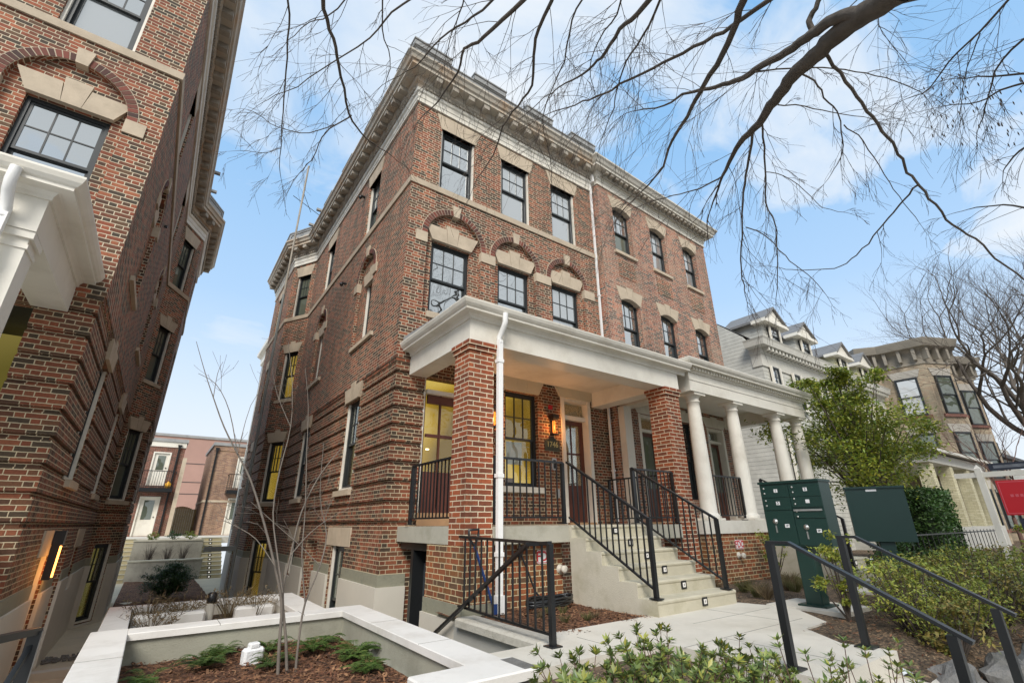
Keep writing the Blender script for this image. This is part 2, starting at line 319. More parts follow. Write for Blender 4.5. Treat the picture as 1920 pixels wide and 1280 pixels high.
    def sweep(s, path, prof):         # path list of (x,y); prof closed list of (outward,z); outward = left of travel
        n = len(path); k = len(prof); P = [Vector((p[0], p[1], 0)) for p in path]; vs = []
        for i in range(n):
            d1 = (P[i]-P[i-1]).normalized() if i else (P[1]-P[0]).normalized()
            d2 = (P[i+1]-P[i]).normalized() if i < n-1 else d1
            n1 = Vector((-d1.y, d1.x, 0)); n2 = Vector((-d2.y, d2.x, 0)); m = (n1+n2); m = m/(1+n1.dot(n2))
            for o, z in prof: vs.append((P[i].x+m.x*o, P[i].y+m.y*o, z))
        fs = [(i*k+j, (i+1)*k+j, (i+1)*k+(j+1) % k, i*k+(j+1) % k) for i in range(n-1) for j in range(k)]
        return s.add(vs, fs+[tuple(range(k)), tuple(range(n*k-1, (n-1)*k-1, -1))])
    def build(s, name, mats, parent=None, sub=0):
        me = bpy.data.meshes.new(name); me.from_pydata(s.v, [], s.f)
        if not isinstance(mats, (list, tuple)): mats = [mats]
        for m in mats: me.materials.append(MT[m] if isinstance(m, str) else m)
        me.polygons.foreach_set('material_index', s.mi); me.polygons.foreach_set('use_smooth', s.sm)
        me.update(); o = bpy.data.objects.new(name, me); col.objects.link(o)
        if parent is not None: attach(o, parent)
        return o
def attach(o, parent):
    M = Matrix.Identity(4); p = parent
    chain = []
    while p is not None: chain.append(p); p = p.parent
    W = I4
    for q in reversed(chain):
        W = W @ q.matrix_parent_inverse @ q.matrix_basis
    o.parent = parent; o.matrix_parent_inverse = W.inverted()
def tag(o, label=None, cat=None, group=None, kind=None):
    if label: o['label'] = label
    if cat: o['category'] = cat
    if group: o['group'] = group
    if kind: o['kind'] = kind
    return o
def thing(name, label, cat, loc=(0, 0, 0), group=None):
    o = bpy.data.objects.new(name, None); col.objects.link(o); o.empty_display_size = .2
    o.location = loc; return tag(o, label, cat, group)
def structure(o): o['kind'] = 'structure'; return o
def text(name, s, size, M, mat, parent, ext=.002):
    cu = bpy.data.curves.new(name, 'FONT'); cu.body = s; cu.size = size; cu.extrude = ext; cu.offset = size*.018; cu.align_x = 'CENTER'; cu.align_y = 'CENTER'
    o = bpy.data.objects.new(name, cu); col.objects.link(o); bpy.context.view_layer.update()
    me = bpy.data.meshes.new_from_object(o.evaluated_get(bpy.context.evaluated_depsgraph_get())); bpy.data.objects.remove(o)
    me.transform(BASE @ M); me.materials.clear(); me.materials.append(MT[mat])
    p = bpy.data.objects.new(name, me); col.objects.link(p)
    if parent is not None: attach(p, parent)
    return p
def FR(ox, oy, ang=0, oz=0): return Matrix.Translation((ox, oy, oz)) @ Matrix.Rotation(R(ang), 4, 'Z')
TXT = Matrix.Rotation(R(90), 4, 'X')
# ------------------------------------------------------------------ world
w = bpy.data.worlds.new("World"); sc.world = w; w.use_nodes = True; nt = w.node_tree
bg = nt.nodes['Background']; sky = nt.nodes.new('ShaderNodeTexSky'); sky.sky_type = 'NISHITA'; sky.sun_disc = False
SUN_EL, SUN_ROT = R(41), R(220)
sky.sun_elevation = SUN_EL; sky.sun_rotation = SUN_ROT; sky.air_density = 1.0; sky.dust_density = 1.5; sky.ozone_density = 1.0
tc = nt.nodes.new('ShaderNodeTexCoord'); D = tc.outputs['Generated']
sp = nt.nodes.new('ShaderNodeSeparateXYZ'); nt.links.new(D, sp.inputs[0])
zz = MA(nt, 'ADD', MA(nt, 'MAXIMUM', sp.outputs[2], 0.0), .22)
cv = nt.nodes.new('ShaderNodeCombineXYZ'); nt.links.new(MA(nt, 'DIVIDE', sp.outputs[0], zz), cv.inputs[0]); nt.links.new(MA(nt, 'DIVIDE', sp.outputs[1], zz), cv.inputs[1])
wsp = VM(nt, 'ADD', cv.outputs[0], VM(nt, 'MULTIPLY', NOISE(nt, cv.outputs[0], 1.1, 3, .6, 1), (.7, .7, .7)))
n1 = NOISE(nt, VM(nt, 'MULTIPLY', wsp, (1.0, 1.5, 1)), .85, 7, .58)
cm = RAMP(nt, n1, [(.48, g3(0)), (.55, g3(.6)), (.66, g3(1))])
hz = RAMP(nt, sp.outputs[2], [(0.0, g3(.95)), (.16, g3(.84)), (.40, g3(.33)), (.8, g3(.03))])
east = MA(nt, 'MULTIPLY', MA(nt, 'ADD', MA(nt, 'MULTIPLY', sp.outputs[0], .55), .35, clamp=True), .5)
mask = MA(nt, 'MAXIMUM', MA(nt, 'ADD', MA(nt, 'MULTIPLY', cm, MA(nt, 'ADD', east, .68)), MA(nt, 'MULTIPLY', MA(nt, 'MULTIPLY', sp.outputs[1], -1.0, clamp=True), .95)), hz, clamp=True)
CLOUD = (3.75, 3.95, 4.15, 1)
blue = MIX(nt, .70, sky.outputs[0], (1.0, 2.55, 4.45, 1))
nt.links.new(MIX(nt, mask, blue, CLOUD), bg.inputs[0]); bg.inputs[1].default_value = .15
sl = bpy.data.lights.new('sun', 'SUN'); sl.energy = 2.3; sl.angle = R(24); sl.color = (1, .955, .89)
so = bpy.data.objects.new('sun', sl); col.objects.link(so)
sd = Vector((math.sin(SUN_ROT)*math.cos(SUN_EL), math.cos(SUN_ROT)*math.cos(SUN_EL), math.sin(SUN_EL)))
so.rotation_euler = sd.to_track_quat('Z', 'Y').to_euler()
sc.view_settings.view_transform = 'Standard'; sc.view_settings.look = 'None'; sc.view_settings.exposure = 0.68; sc.view_settings.gamma = 1
#@@PART2
# ------------------------------------------------------------------ architectural helpers
def wall(mb, holes, u0, u1, z0, z1, y0, y1):
    zs = sorted({z0, z1, *[min(max(h[2], z0), z1) for h in holes], *[min(max(h[3], z0), z1) for h in holes]})
    for a, b in zip(zs, zs[1:]):
        if b-a < 1e-5: continue
        m = (a+b)/2; cuts = sorted((max(h[0], u0), min(h[1], u1)) for h in holes if h[2] < m < h[3] and h[1] > u0 and h[0] < u1)
        x = u0
        for c, d in cuts:
            if c > x+1e-5: mb.box(x, c, y0, y1, a, b)
            x = max(x, d)
        if u1 > x+1e-5: mb.box(x, u1, y0, y1, a, b)
def lintel(parent, F, u0, u1, z1, h, flare=.13, key=0.0, proud=.015, mat='stone', arch=0.0, deep=.1):
    mb = MB(); mb.M = F; c = (u0+u1)/2; k1, k2, g = .12*(u1-u0), .17*(u1-u0), .004
    def bz(x): return z1-arch*((x-c)/((u1-u0)/2))**2
    def stone(xa, xb, ta, tb, top):
        n = 6 if arch else 1
        bot = [(xa+(xb-xa)*i/n, bz(min(max(xa+(xb-xa)*i/n, u0), u1))) for i in range(n+1)]
        mb.prism(bot+[(tb, top), (ta, top)], -proud, deep)
    a, b = u0-.02, u1+.02
    stone(a, c-k1-g, a-flare, c-k2-g, z1+h); stone(c-k1, c+k1, c-k2, c+k2, z1+h+key); stone(c+k1+g, b, c+k2+g, b+flare, z1+h)
    return mb.build('lintel', mat, parent)
def window(parent, F, u0, u1, z0, z1, depth=.1, up='glass', lo='glass', trim=None, cols=3, rows=2, nolow=False, name='window', label=None, wt=.05):
    mb = MB(); mb.M = F; d = depth; t = .055
    mb.m = 0
    if trim:
        mb.m = 1
        mb.box(u0+.002, u0+trim, d-.05, d+.03, z0, z1-.004); mb.box(u1-trim, u1-.002, d-.05, d+.03, z0, z1-.004); mb.box(u0+trim, u1-trim, d-.05, d+.03, z0+.002, z0+trim)
        mb.m = 0; u0 += trim; u1 -= trim; z0 += trim
    mb.box(u0+.003, u0+t, d, d+.12, z0+.003, z1-.003); mb.box(u1-t, u1-.003, d, d+.12, z0+.003, z1-.003)
    mb.box(u0+t, u1-t, d, d+.12, z1-t-.01, z1-.004); mb.box(u0+t, u1-t, d, d+.12, z0+.004, z0+t*.8)
    a, b = u0+t, u1-t; c0, c1 = z0+t*.8, z1-t-.01; mid = (c0+c1)/2; s = .04
    def sash(z_0, z_1, y, nc, nr):
        mb.box(a+.002, a+s, y, y+.035, z_0, z_1); mb.box(b-s, b-.002, y, y+.035, z_0, z_1)
        mb.box(a+s, b-s, y, y+.035, z_1-s, z_1-.001); mb.box(a+s, b-s, y, y+.035, z_0+.001, z_0+s*1.15)
        for i in range(1, nc):
            x = a+s+(b-a-2*s)*i/nc; mb.box(x-.010, x+.010, y+.002, y+.033, z_0+s*1.15, z_1-s)
        for i in range(1, nr):
            z = z_0+s*1.15+(z_1-z_0-2.15*s)*i/nr; mb.box(a+s, b-s, y+.004, y+.031, z-.010, z+.010)
    sash(mid-.02, c1, d+.02, cols, rows); sash(c0, mid+.02, d+.06, 1, 1)
    o = mb.build(name, ['frame', 'white'], parent)
    if label: o['label'] = label
    for (za, zb, y, mt) in ((mid, c1, d+.035, up), (c0, mid, d+.078, lo)):
        q = MB(); q.M = F; q.box(a+s*.5, b-s*.5, y, y+.006, za+s*.5, zb-s*.5); q.build('pane', mt, o)
    return o
def sill(parent, F, u0, u1, z, h=.09, proud=.06, mat='stone', ext=.08):
    mb = MB(); mb.M = F; mb.prism([(u0-ext, z-h), (u1+ext, z-h), (u1+ext, z-.006), (u0-ext, z-.006)], -proud, .1)
    return mb.build('sill', mat, parent)
def room(parent, F, u0, u1, z0, z1, mat='room', y0=.32, y1=1.5):
    mb = MB(); mb.M = F
    vs = [(u0, y0, z0), (u1, y0, z0), (u1, y1, z0), (u0, y1, z0), (u0, y0, z1), (u1, y0, z1), (u1, y1, z1), (u0, y1, z1)]
    mb.add(vs, [(0, 1, 2, 3), (4, 7, 6, 5), (1, 5, 6, 2), (2, 6, 7, 3), (3, 7, 4, 0)])
    return mb.build('lit_interior', mat, parent)
def arch_parts(parent, F, c, zs, Ro, Ri, kz=None):
    mb = MB(); mb.M = F; n = int(math.pi*(Ro+Ri)/2/.078)
    P = lambda r, t: (c+r*math.cos(t), zs+r*math.sin(t))
    for i in range(n):
        a = math.pi*(i+.09)/n; b = math.pi*(i+.91)/n
        mb.prism([P(Ri+.004, b), P(Ri+.004, a), P(Ro, a), P(Ro, b)][::-1], -.018, .088)
    mb.m = 1; k = 28
    for i in range(k):
        a = math.pi*i/k; b = math.pi*(i+1)/k
        mb.prism([P(Ri+.002, b), P(Ri+.002, a), P(Ro+.012, a), P(Ro+.012, b)][::-1], -.012, .087)
    mb.build('brick_arch', ['arch', 'mortar'], parent)
    q = MB(); q.M = F; q.prism([(c-.075, zs+Ri-.03), (c+.075, zs+Ri-.03), (c+.11, zs+Ro+.13), (c-.11, zs+Ro+.13)], -.04, .12); q.build('keystone', 'stone', parent)
MT['arch'] = rand_mat('arch_brick', [(.15, .048, .032), (.08, .034, .026), (.19, .055, .036), (.06, .032, .026), (.12, .045, .03)], .85, .15, interp='CONSTANT')
MT['mortar'] = plain('lime_mortar', (.50, .42, .31), .9, .12, 8)
def spandrels(mb, c, zs, r, y0, y1, top):
    n = 14
    for sgn in (-1, 1):
        for i in range(n):
            a = math.pi/2*i/n; b = math.pi/2*(i+1)/n
            p = [(c+sgn*r*math.cos(a), zs+r*math.sin(a)), (c+sgn*r*math.cos(b), zs+r*math.sin(b))]
            k = (c+sgn*r, zs+r)
            poly = [p[0], k, p[1]]
            ar = sum(poly[j][0]*poly[(j+1) % 3][1]-poly[(j+1) % 3][0]*poly[j][1] for j in range(3))
            if ar < 0: poly = poly[::-1]
            if abs(ar) > 1e-7: mb.prism(poly, y0, y1)
CORN = [(-.05, 10.0), (.075, 10.0), (.09, 10.10), (.15, 10.14), (.15, 10.30), (.385, 10.31), (.385, 10.40), (.43, 10.42), (.46, 10.50), (.505, 10.545), (.505, 10.60), (.25, 10.68), (-.05, 10.68)]
FRZ = [(-.05, 9.62), (.045, 9.62), (.045, 9.655), (.02, 9.665), (.02, 9.76), (.035, 9.775), (.035, 9.90), (.07, 9.93), (.085, 9.998), (-.05, 9.998)]
def frames_on_path(path, step, start):       # points along a path with outward normals
    out = []
    for (x0, y0), (x1, y1) in zip(path, path[1:]):
        L = math.hypot(x1-x0, y1-y0); t = start
        dx, dy = (x1-x0)/L, (y1-y0)/L
        while t < L-.05:
            out.append((x0+dx*t, y0+dy*t, math.degrees(math.atan2(dy, dx))+180)); t += step
    return out
HM = Matrix.Translation((-.309, -.80, .004)) @ Matrix.Scale(.9024, 4)
def house(root, mirrored):
    global BASE
    BASE = HM @ (Matrix.Translation((-4.345, -.07, 0)) @ Matrix.Scale(-1, 4, (1, 0, 0)) if mirrored else I4)
    W = 5.93; F0 = I4; FS = FR(0, 0, -90); FB = FR(-.605, 10.148, -60); FC = FR(-.605, 14.0, -90)
    T3 = [(.67, 1.63), (2.44, 3.39), (4.16, 5.08)]
    T2 = [(.63, 1.60), (2.41, 3.36), (4.13, 5.07)]
    AR = [(1.17, .835), (2.90, .77), (4.625, .74)]; ZS = 6.04
    S3 = [(-3.18, -2.28), (-7.33, -6.42)]; S2 = [(-2.62, -1.80), (-6.92, -6.12)]; S1 = [(-2.93, -2.03), (-7.25, -6.35)]; SB = [(-2.82, -1.93), (-6.6, -6.0)]
    SA = [(-2.56, .70), (-6.78, .62)]
    w = MB()
    # --- third floor
    w.M = F0; wall(w, [(a, b, 7.37, 9.15) for a, b in T3], 0, W, 7.1, 9.64, 0, .3)
    w.M = FS; wall(w, [(a, b, 7.37, 9.15) for a, b in S3], -9.1, -.3, 7.1, 9.64, 0, .3)
    # --- second floor, two layers
    w.M = F0
    wall(w, [(c-r+.135, c+r-.135, 4.16, ZS+r-.135) for c, r in AR], 0, W, 3.12, 7.1, 0, .09)
    for c, r in AR: spandrels(w, c, ZS, r-.135, 0, .09, 0)
    wall(w, [(a, b, 4.16, 5.95) for a, b in T2], 0, W, 3.12, 7.1, .09, .3)
    w.M = FS
    wall(w, [(c-r+.12, c+r-.12, 4.10, 6.0+r-.12) for c, r in SA], -9.1, -.3, 3.12, 7.1, 0, .09)
    for c, r in SA: spandrels(w, c, 6.0, r-.12, 0, .09, 0)
    wall(w, [(a, b, 4.10, 5.68) for a, b in S2], -9.1, -.3, 3.12, 7.1, .09, .3)
    # --- bay
    for F, L, ho in ((FB, 1.21, [(.30, .98)]), (FC, 3.852, [(1.3, 2.2)])):
        w.M = F
        for za, zb, h0, h1 in ((7.1, 9.64, 7.37, 9.1), (3.12, 7.1, 4.15, 5.92)):
            wall(w, [(a, b, h0, h1) for a, b in ho], 0, L, za, zb, 0, .3)
    # corbelled courses over the rusticated storey
    for F, a, b in ((F0, -.02, W), (FS, -9.1, -.3), (FB, 0, 1.21), (FC, 0, 3.852)):
        w.M = F
        b2 = b if F is not F0 else .64; w.box(a if F is not F0 else 0.0, b2, .0, .3, 3.05, 3.119); w.box(a if F is not F0 else .018, b2, .02, .3, 2.985, 3.05)
        if F is F0: w.box(.64, b, .04, .3, 2.985, 3.119)
    w.build('upper_wall', 'brickA', root)
    # --- rusticated first floor and basement
    w = MB()
    holes = {0: [(.66, 2.05, 0, 2.78), (2.59, 3.5, .75, 2.79), (4.2, 5.17, 0, 2.86)], 1: [(a, b, .72, 2.68) for a, b in S1], 2: [(.30, .98, .70, 2.66)], 3: [(1.3, 2.2, .7, 2.66)]}
    for k, (F, a, b) in enumerate(((F0, 0, W), (FS, -9.1, -.3), (FB, 0, 1.21), (FC, 0, 3.852))):
        w.M = F; z = -.16
        for i in range(0, 10):
            zc = .062+.3385*i; lo = zc-.034; hi = min(zc+.034, 2.985)
            for (za, zb, ins) in ((z, min(lo, 2.985), .04), (min(lo, 2.985), hi, .088)):
                if zb-za < .005: continue
                if k == 0:
                    wall(w, holes[0], ins, .66, za, zb, ins, .3); wall(w, holes[0], .66, W, za, zb, .04, .3)
                else: wall(w, holes[k], a, b, za, zb, ins, .3)
            z = hi
    bh = {0: [], 1: [(a, b, -2.6, -.38) for a, b in SB[:1]]+[(-4.9, -3.95, -2.6, -.3), (-6.6, -6.0, -1.2, -.36)], 2: [(.32, 1.0, -2.3, -.42)], 3: [(1.3, 2.2, -2.3, -.42)]}
    for k, (F, a, b) in enumerate(((F0, .03, W), (FS, -9.1, -.3), (FB, 0, 1.21), (FC, 0, 3.852))):
        w.M = F; wall(w, bh[k], a, b, -2.7, -.16, .03, .3)
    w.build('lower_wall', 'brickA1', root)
    # grey water table stones and stucco base
    q = MB(); s = MB()
    for k, (F, a, b) in enumerate(((F0, .012, .5), (FS, -9.1, -.0315), (FB, 0, 1.21), (FC, 0, 3.852))):
        q.M = s.M = F
        q = MB(); q.M = F; wall(q, bh[k], a, b, -.93, -.745, .012, .031); q.build('water_table', 'greystone', root); wall(s, bh[k], a if k else -.02, b, -2.7, -.93, -.02, .031)
    s.build('stucco_base', 'stuccoW', root)
    for (u0, u1) in ((-3.95-.2, -3.95),): pass
    # basement lintels
    for F, a, b in ((FS, -3.15, -1.62), (FS, -7.0, -5.75)):
        q = MB(); q.M = F; q.box(a, b, .015, .1, -.375, -.02); q.build('lintel', 'stone', root)
    # --- belt course
    q = MB(); q.sweep([(W, 0), (0, 0), (0, 9.1), (-.605, 10.148), (-.605, 14)], [(-.02, 7.222), (.035, 7.222), (.045, 7.36), (.03, 7.37), (-.02, 7.371)]); q.build('belt_course', 'stone', root)
    path = [(W-.03, 0), (0, 0), (0, 9.1), (-.605, 10.148), (-.605, 14)]
    q = MB(); q.sweep(path, FRZ); q.build('frieze', 'white', root)
    q = MB(); q.sweep(path, CORN)
    q.m = 1
    for x, y, a in frames_on_path(path, .4625, .45 if not mirrored else .45):
        q.M = FR(x, y, a)
        q.prism([(-.075, 10.17), (.075, 10.17), (.085, 10.20), (.085, 10.309), (-.085, 10.309), (-.085, 10.20)], -.36, -.14)
    for x, y, a in frames_on_path(path, .105, .08):
        q.M = FR(x, y, a); q.box(-.032, .032, -.125, -.08, 10.015, 10.085)
    q.build('cornice', ['rusty', 'whiteW'], root)
    q = MB(); q.sweep([(W-.05, 0), (0, 0), (0, 9.1), (-.605, 10.148), (-.605, 14)], [(.10, 10.6), (.32, 10.62), (.30, 10.95), (.33, 10.96), (.33, 10.99), (.10, 11.0)])
    for a, b in ((-.36, .67), (1.34, 2.36), (3.09, 4.05), (4.8, 5.8)):
        q.box(a, b, -.36, -.1, 10.99, 11.14); q.box(a-.02, b+.02, -.385, -.08, 11.14, 11.18)
    for a, b in ((0, .75), (2.2, 3.2), (4.4, 5.4), (6.6, 7.6)):
        q.box(-.36, -.1, a, b, 10.99, 11.14); q.box(-.385, -.08, a-.02, b+.02, 11.14, 11.18)
    q.M = I4; q.sweep([(0, 9.4), (-.605, 10.448), (-.605, 12)], [(.10, 10.9), (.36, 10.9), (.36, 11.14), (.385, 11.15), (.385, 11.2), (.1, 11.2)])
    q.build('parapet', 'slate', root)
    q = MB(); q.box(-.66, -.45, 7.2, 7.3, 10.6, 10.68); q.build('roof_scupper', 'slate', root); q = MB(); q.box(-.66, -.45, 8.3, 8.4, 10.6, 10.68); q.build('roof_scupper', 'slate', root)
    q = MB(); q.slab([(.1, .1), (W-.05, .1), (W-.05, 14), (-.5, 14), (-.5, 10.2), (.1, 9.1)], 9.45, 9.6); q.slab([(.3, .3), (W-.05, .3), (W-.05, 14), (-.3, 14), (-.3, 10.3), (.3, 9.3)], -.15, -.06); q.slab([(.3, .3), (W-.05, .3), (W-.05, 14), (-.3, 14), (-.3, 10.3), (.3, 9.3)], 3.0, 3.1)
    q.box(W-.04, W-.001, .31, 14, -2.7, 9.5); q.box(-.3, W-.05, 13.99, 14.1, -2.7, 9.6); q.build('light_block_slabs', 'roofdark', root)  # unseen roof, floor and wall slabs, added to keep light out
    # --- windows
    los = ['glass', 'glassW', 'glassW'] if not mirrored else ['glassW', 'glassW', 'glass']
    ups = ['glass', 'glassW', 'glassW'] if not mirrored else ['glass', 'glass', 'glass']
    for (a, b), lo, u in zip(T3, los, ups):
        window(root, F0, a, b, 7.375, 9.15, .1, u, lo, trim=.045); lintel(root, F0, a, b, 9.15, .42, .13, .0)
    for (a, b), u in zip(T2, ['glass', 'glass', 'glassW'] if not mirrored else ['glass']*3):
        window(root, F0, a, b, 4.16, 5.95, .15, u, u); lintel(root, F0 @ Matrix.Translation((0, .088, 0)), a, b, 5.955, .36, .17, .10, proud=.075)
        sill(root, F0, a, b, 4.16, .14, .06)
    for (c, r) in AR: arch_parts(root, F0, c, ZS, r, r-.135)
    for a, b in ((.2, .472), (1.868, 2.268), (3.532, 4.022), (5.228, 5.61)):
        q = MB(); q.box(a, b, -.03, .1, 5.785, 6.035); q.build('impost_block', 'stone', root)
    for (a, b), lo in zip(S3, ('glassD', 'glass')):
        window(root, FS, a, b, 7.375, 9.15, .1, 'glass', lo, trim=.05); lintel(root, FS, a, b, 9.15, .42, .13)
    for (a, b), lo in zip(S2, ('glassD', 'glassD')):
        window(root, FS, a, b, 4.10, 5.68, .15, 'glass', lo, trim=.04); lintel(root, FS @ Matrix.Translation((0, .088, 0)), a, b, 5.685, .34, .12, .08, proud=.075)
        sill(root, FS, a-.35, b+.2, 4.10, .1, .06)
    for (c, r) in SA:
        arch_parts(root, FS, c, 6.0, r, r-.12)
        for sg in (-1, 1):
            q = MB(); q.M = FS; q.box(c+sg*(r-.13), c+sg*(r+.12), -.03, .1, 5.74, 5.99); q.build('impost_block', 'stone', root)
    for (a, b), lo in zip(S1, ('roomL', 'glassD')):
        window(root, FS, a, b, .72, 2.68, .12, 'glass' if lo != 'roomL' else 'glassG', 'glassG' if lo == 'roomL' else lo, trim=.045); lintel(root, FS, a, b, 2.685, .34, .13, .10)
        sill(root, FS, a, b, .72, .12, .03)
    if mirrored: room(root, FS, S1[0][0]-.3, S1[0][1]+.2, .5, 2.8, 'roomdim')
    else: room(root, FS, S1[0][0]-.3, S1[0][1]+.2, .5, 2.8, 'roomdim')
    a, b = SB[0]
    window(root, FS, a, b, -2.4, -.38, .12, 'glassD', 'glassD', trim=.045, cols=2)
    window(root, FS, -6.6, -6.0, -1.19, -.37, .12, 'glassD', 'glassD', trim=.04, cols=2)
    for z0, z1, lit in ((7.375, 9.1, 0), (4.15, 5.92, 1), (.70, 2.66, 1), (-2.28, -.42, 1)):
        r_ = 'room' if not mirrored else 'roomdim'
        li = lit and not (mirrored and z0 > 0)
        window(root, FB, .32 if z0 < 0 else .30, 1.0 if z0 < 0 else .98, z0, z1, .1, 'glassG' if li else 'glassD', 'glassG' if li else 'glassD', trim=.04, cols=3)
        if li: room(root, FB, .2, 1.1, z0-.1, z1+.1, r_, .301, 1.0)
        if z0 > 7: lintel(root, FB, .30, .98, z1, .42, .12)
        elif z0 > 0: lintel(root, FB, .30, .98, z1, .34, .13, .08); sill(root, FB, .3, .98, z0, .11, .04)
        window(root, FC, 1.3, 2.2, z0, z1, .1, 'glass', 'glassD', trim=.04)
        if z0 > 0: lintel(root, FC, 1.3, 2.2, z1, .36, .12)
    if not mirrored:
        # front door wall beneath the porch
        window(root, F0, 2.59, 3.5, .75, 2.79, .13, 'glassG', 'glassG', label='tall lit window with papers taped inside')
        room(root, F0, 2.3, 3.9, .3, 2.95, 'room', .302, 1.8)
        lintel(root, F0 @ Matrix.Translation((0, .04, 0)), 2.59, 3.5, 2.80, .315, .16, .0, proud=.05, mat='cream'); q = MB(); q.box(2.5, 3.6, -.03, .14, .63, .747); q.build('sill', 'white', root)
        q = MB(); q.box(2.75, 3.18, .235, .238, 1.22, 1.70); q.box(2.69, 3.38, .236, .239, 1.62, 1.63); q.build('taped_paper', 'paper', root)
        # door with white surround and transom
        d = MB(); d.m = 1
        d.box(4.20, 4.30, .0, .30, 0, 2.86); d.box(5.07, 5.17, .0, .30, 0, 2.86); d.box(4.30, 5.07, .03, .3, 2.78, 2.86); d.box(4.30, 5.07, .10, .3, 2.36, 2.46)
        d.build('door_surround', ['wood', 'white'], root)
        lintel(root, F0 @ Matrix.Translation((0, .04, 0)), 4.2, 5.17, 2.86, .255, .15, .0, proud=.05, mat='cream')
        q = MB(); q.box(4.30, 5.07, .2, .206, 2.46, 2.78); q.build('transom_pane', 'glassG', root)
        room(root, F0, 4.2, 5.2, 0, 2.85, 'roomdoor', .302, 1.4)
        def door(u0, u1, z1, lbl, glassm='glassG', F=F0, y=.22):
            e = MB(); e.M = F; t = .10; e.box(u0, u0+t, y, y+.05, .04, z1); e.box(u1-t, u1, y, y+.05, .04, z1); e.box(u0+t, u1-t, y, y+.05, z1-t, z1); e.box(u0+t, u1-t, y, y+.05, .04, .85); e.box(u0+t, u1-t, y+.01, y+.04, 1.55, 1.59); c = (u0+u1)/2
            e.box(u0+t+.04, u1-t-.04, y-.012, y, .14, .42); e.box(u0+t+.04, u1-t-.04, y-.012, y, .48, .76); e.box(c-.015, c+.015, y+.012, y+.038, .85, z1-t)
            o = e.build('door', 'wood', root); o['label'] = lbl
            p = MB(); p.M = F; p.box(u0+t, u1-t, y+.022, y+.028, .85, z1-t); p.build('pane', glassm, o)
            h = MB(); h.M = F; h.box(u0+.035, u0+.065, y-.014, y, .95, 1.2); h.tube([(u0+.05, y-.01, 1.02), (u0+.05, y-.06, 1.02), (u0+.13, y-.065, 1.02)], .010, 6); h.build('handle', 'black', o)
            p = MB(); p.M = F; p.box(u0-.05, u1+.05, -.02, .3, -.02, .04); p.build('threshold', 'maple', root)
        door(4.30, 5.07, 2.36, 'red-brown wooden door with tall glass under a transom')
        # wide corner door
        e = MB(); e.m = 1; e.box(.66, .69, .06, .3, 0, 2.78); e.box(1.99, 2.05, .04, .3, 0, 2.78); e.box(.72, 1.99, .04, .3, 2.44, 2.52); e.build('door_surround', ['wood', 'white'], root)
        e = MB(); e.box(.72, 1.99, .2, .206, 2.52, 2.78); e.build('transom_pane', 'glassG', root)
        e = MB(); y = .12
        for u, w_ in ((.70, .035), (1.055, .03), (1.42, .10), (1.93, .06)): e.box(u, u+w_, y, y+.06, .3, 2.44)
        for z in (.3, 1.6, 2.36): e.box(.78, 1.93, y+.004, y+.056, z, z+.06)
        e.box(.78, 1.93, y+.002, y+.058, 2.26, 2.43); e.box(.70, 1.99, y, y+.06, .22, .95); o = e.build('door', 'wood', root); o['label'] = 'wide red-brown glazed door glowing yellow inside'
        p = MB(); p.box(.735, 1.93, y+.025, y+.031, .95, 2.36); p.build('pane', 'glassG', o)
        e = MB(); e.box(.66, 2.05, .05, .3, -.02, .22); e.build('threshold', 'maple', root)
        room(root, F0, .5, 2.2, -.02, 2.95, 'room', .302, 2.2)
        for a in ((2.75, 3.05, 1.2, 1.5, .75, 1.42), (3.15, 3.75, 1.35, 1.7, .6, 1.05), (.95, 1.25, 1.7, 2.0, .95, 1.75), (1.30, 1.42, 1.9, 2.1, 1.3, 2.2)):
            q = MB(); q.box(*a[:2], *a[2:4], *a[4:]); q.build('furniture', 'wood' if a[0] > 2 else 'stone', root)
        q = MB(); q.tube([(1.02, 1.2, 2.7), (1.02, 1.2, 2.2)], .008, 4); q.lathe([(.11, 0), (.03, .14), (.02, .16)], (1.02, 1.2, 2.06), 12); q.build('pendant_lamp', 'steel', root)
        q = MB()
        for x, y, z in ((1.0, 1.3, 2.15), (1.25, 1.0, 1.5), (2.8, 1.2, 2.4)): q.lathe([(.0, 0), (.035, 0), (.035, .01), (0, .01)], (x, y, z), 10)
        q.build('ceiling_spot', 'spot', root)
        q = MB(); q.M = F0; q.box(5.765, 5.815, -.06, -.01, 0.05, 9.9)
        for z in (1.2, 3.6, 6.0, 8.3): q.box(5.745, 5.835, -.075, -.003, z, z+.04)
        q.prism([(5.76, 9.9), (5.82, 9.9), (5.80, 10.15), (5.74, 10.15)], -.2, -.01)
        o = q.build('downspout', 'pipewhite', root)
    BASE = I4

A = thing('brick_house', 'corner red brick row house with three arched second-floor windows and a rust-stained cornice', 'house', (-.309, -.80, 0), 'brick row houses')
house(A, False)
Lh = thing('brick_house', 'dark red brick house cut off by the left edge, across the alley', 'house', (-4.217, -.80, 0), 'brick row houses')
house(Lh, True)
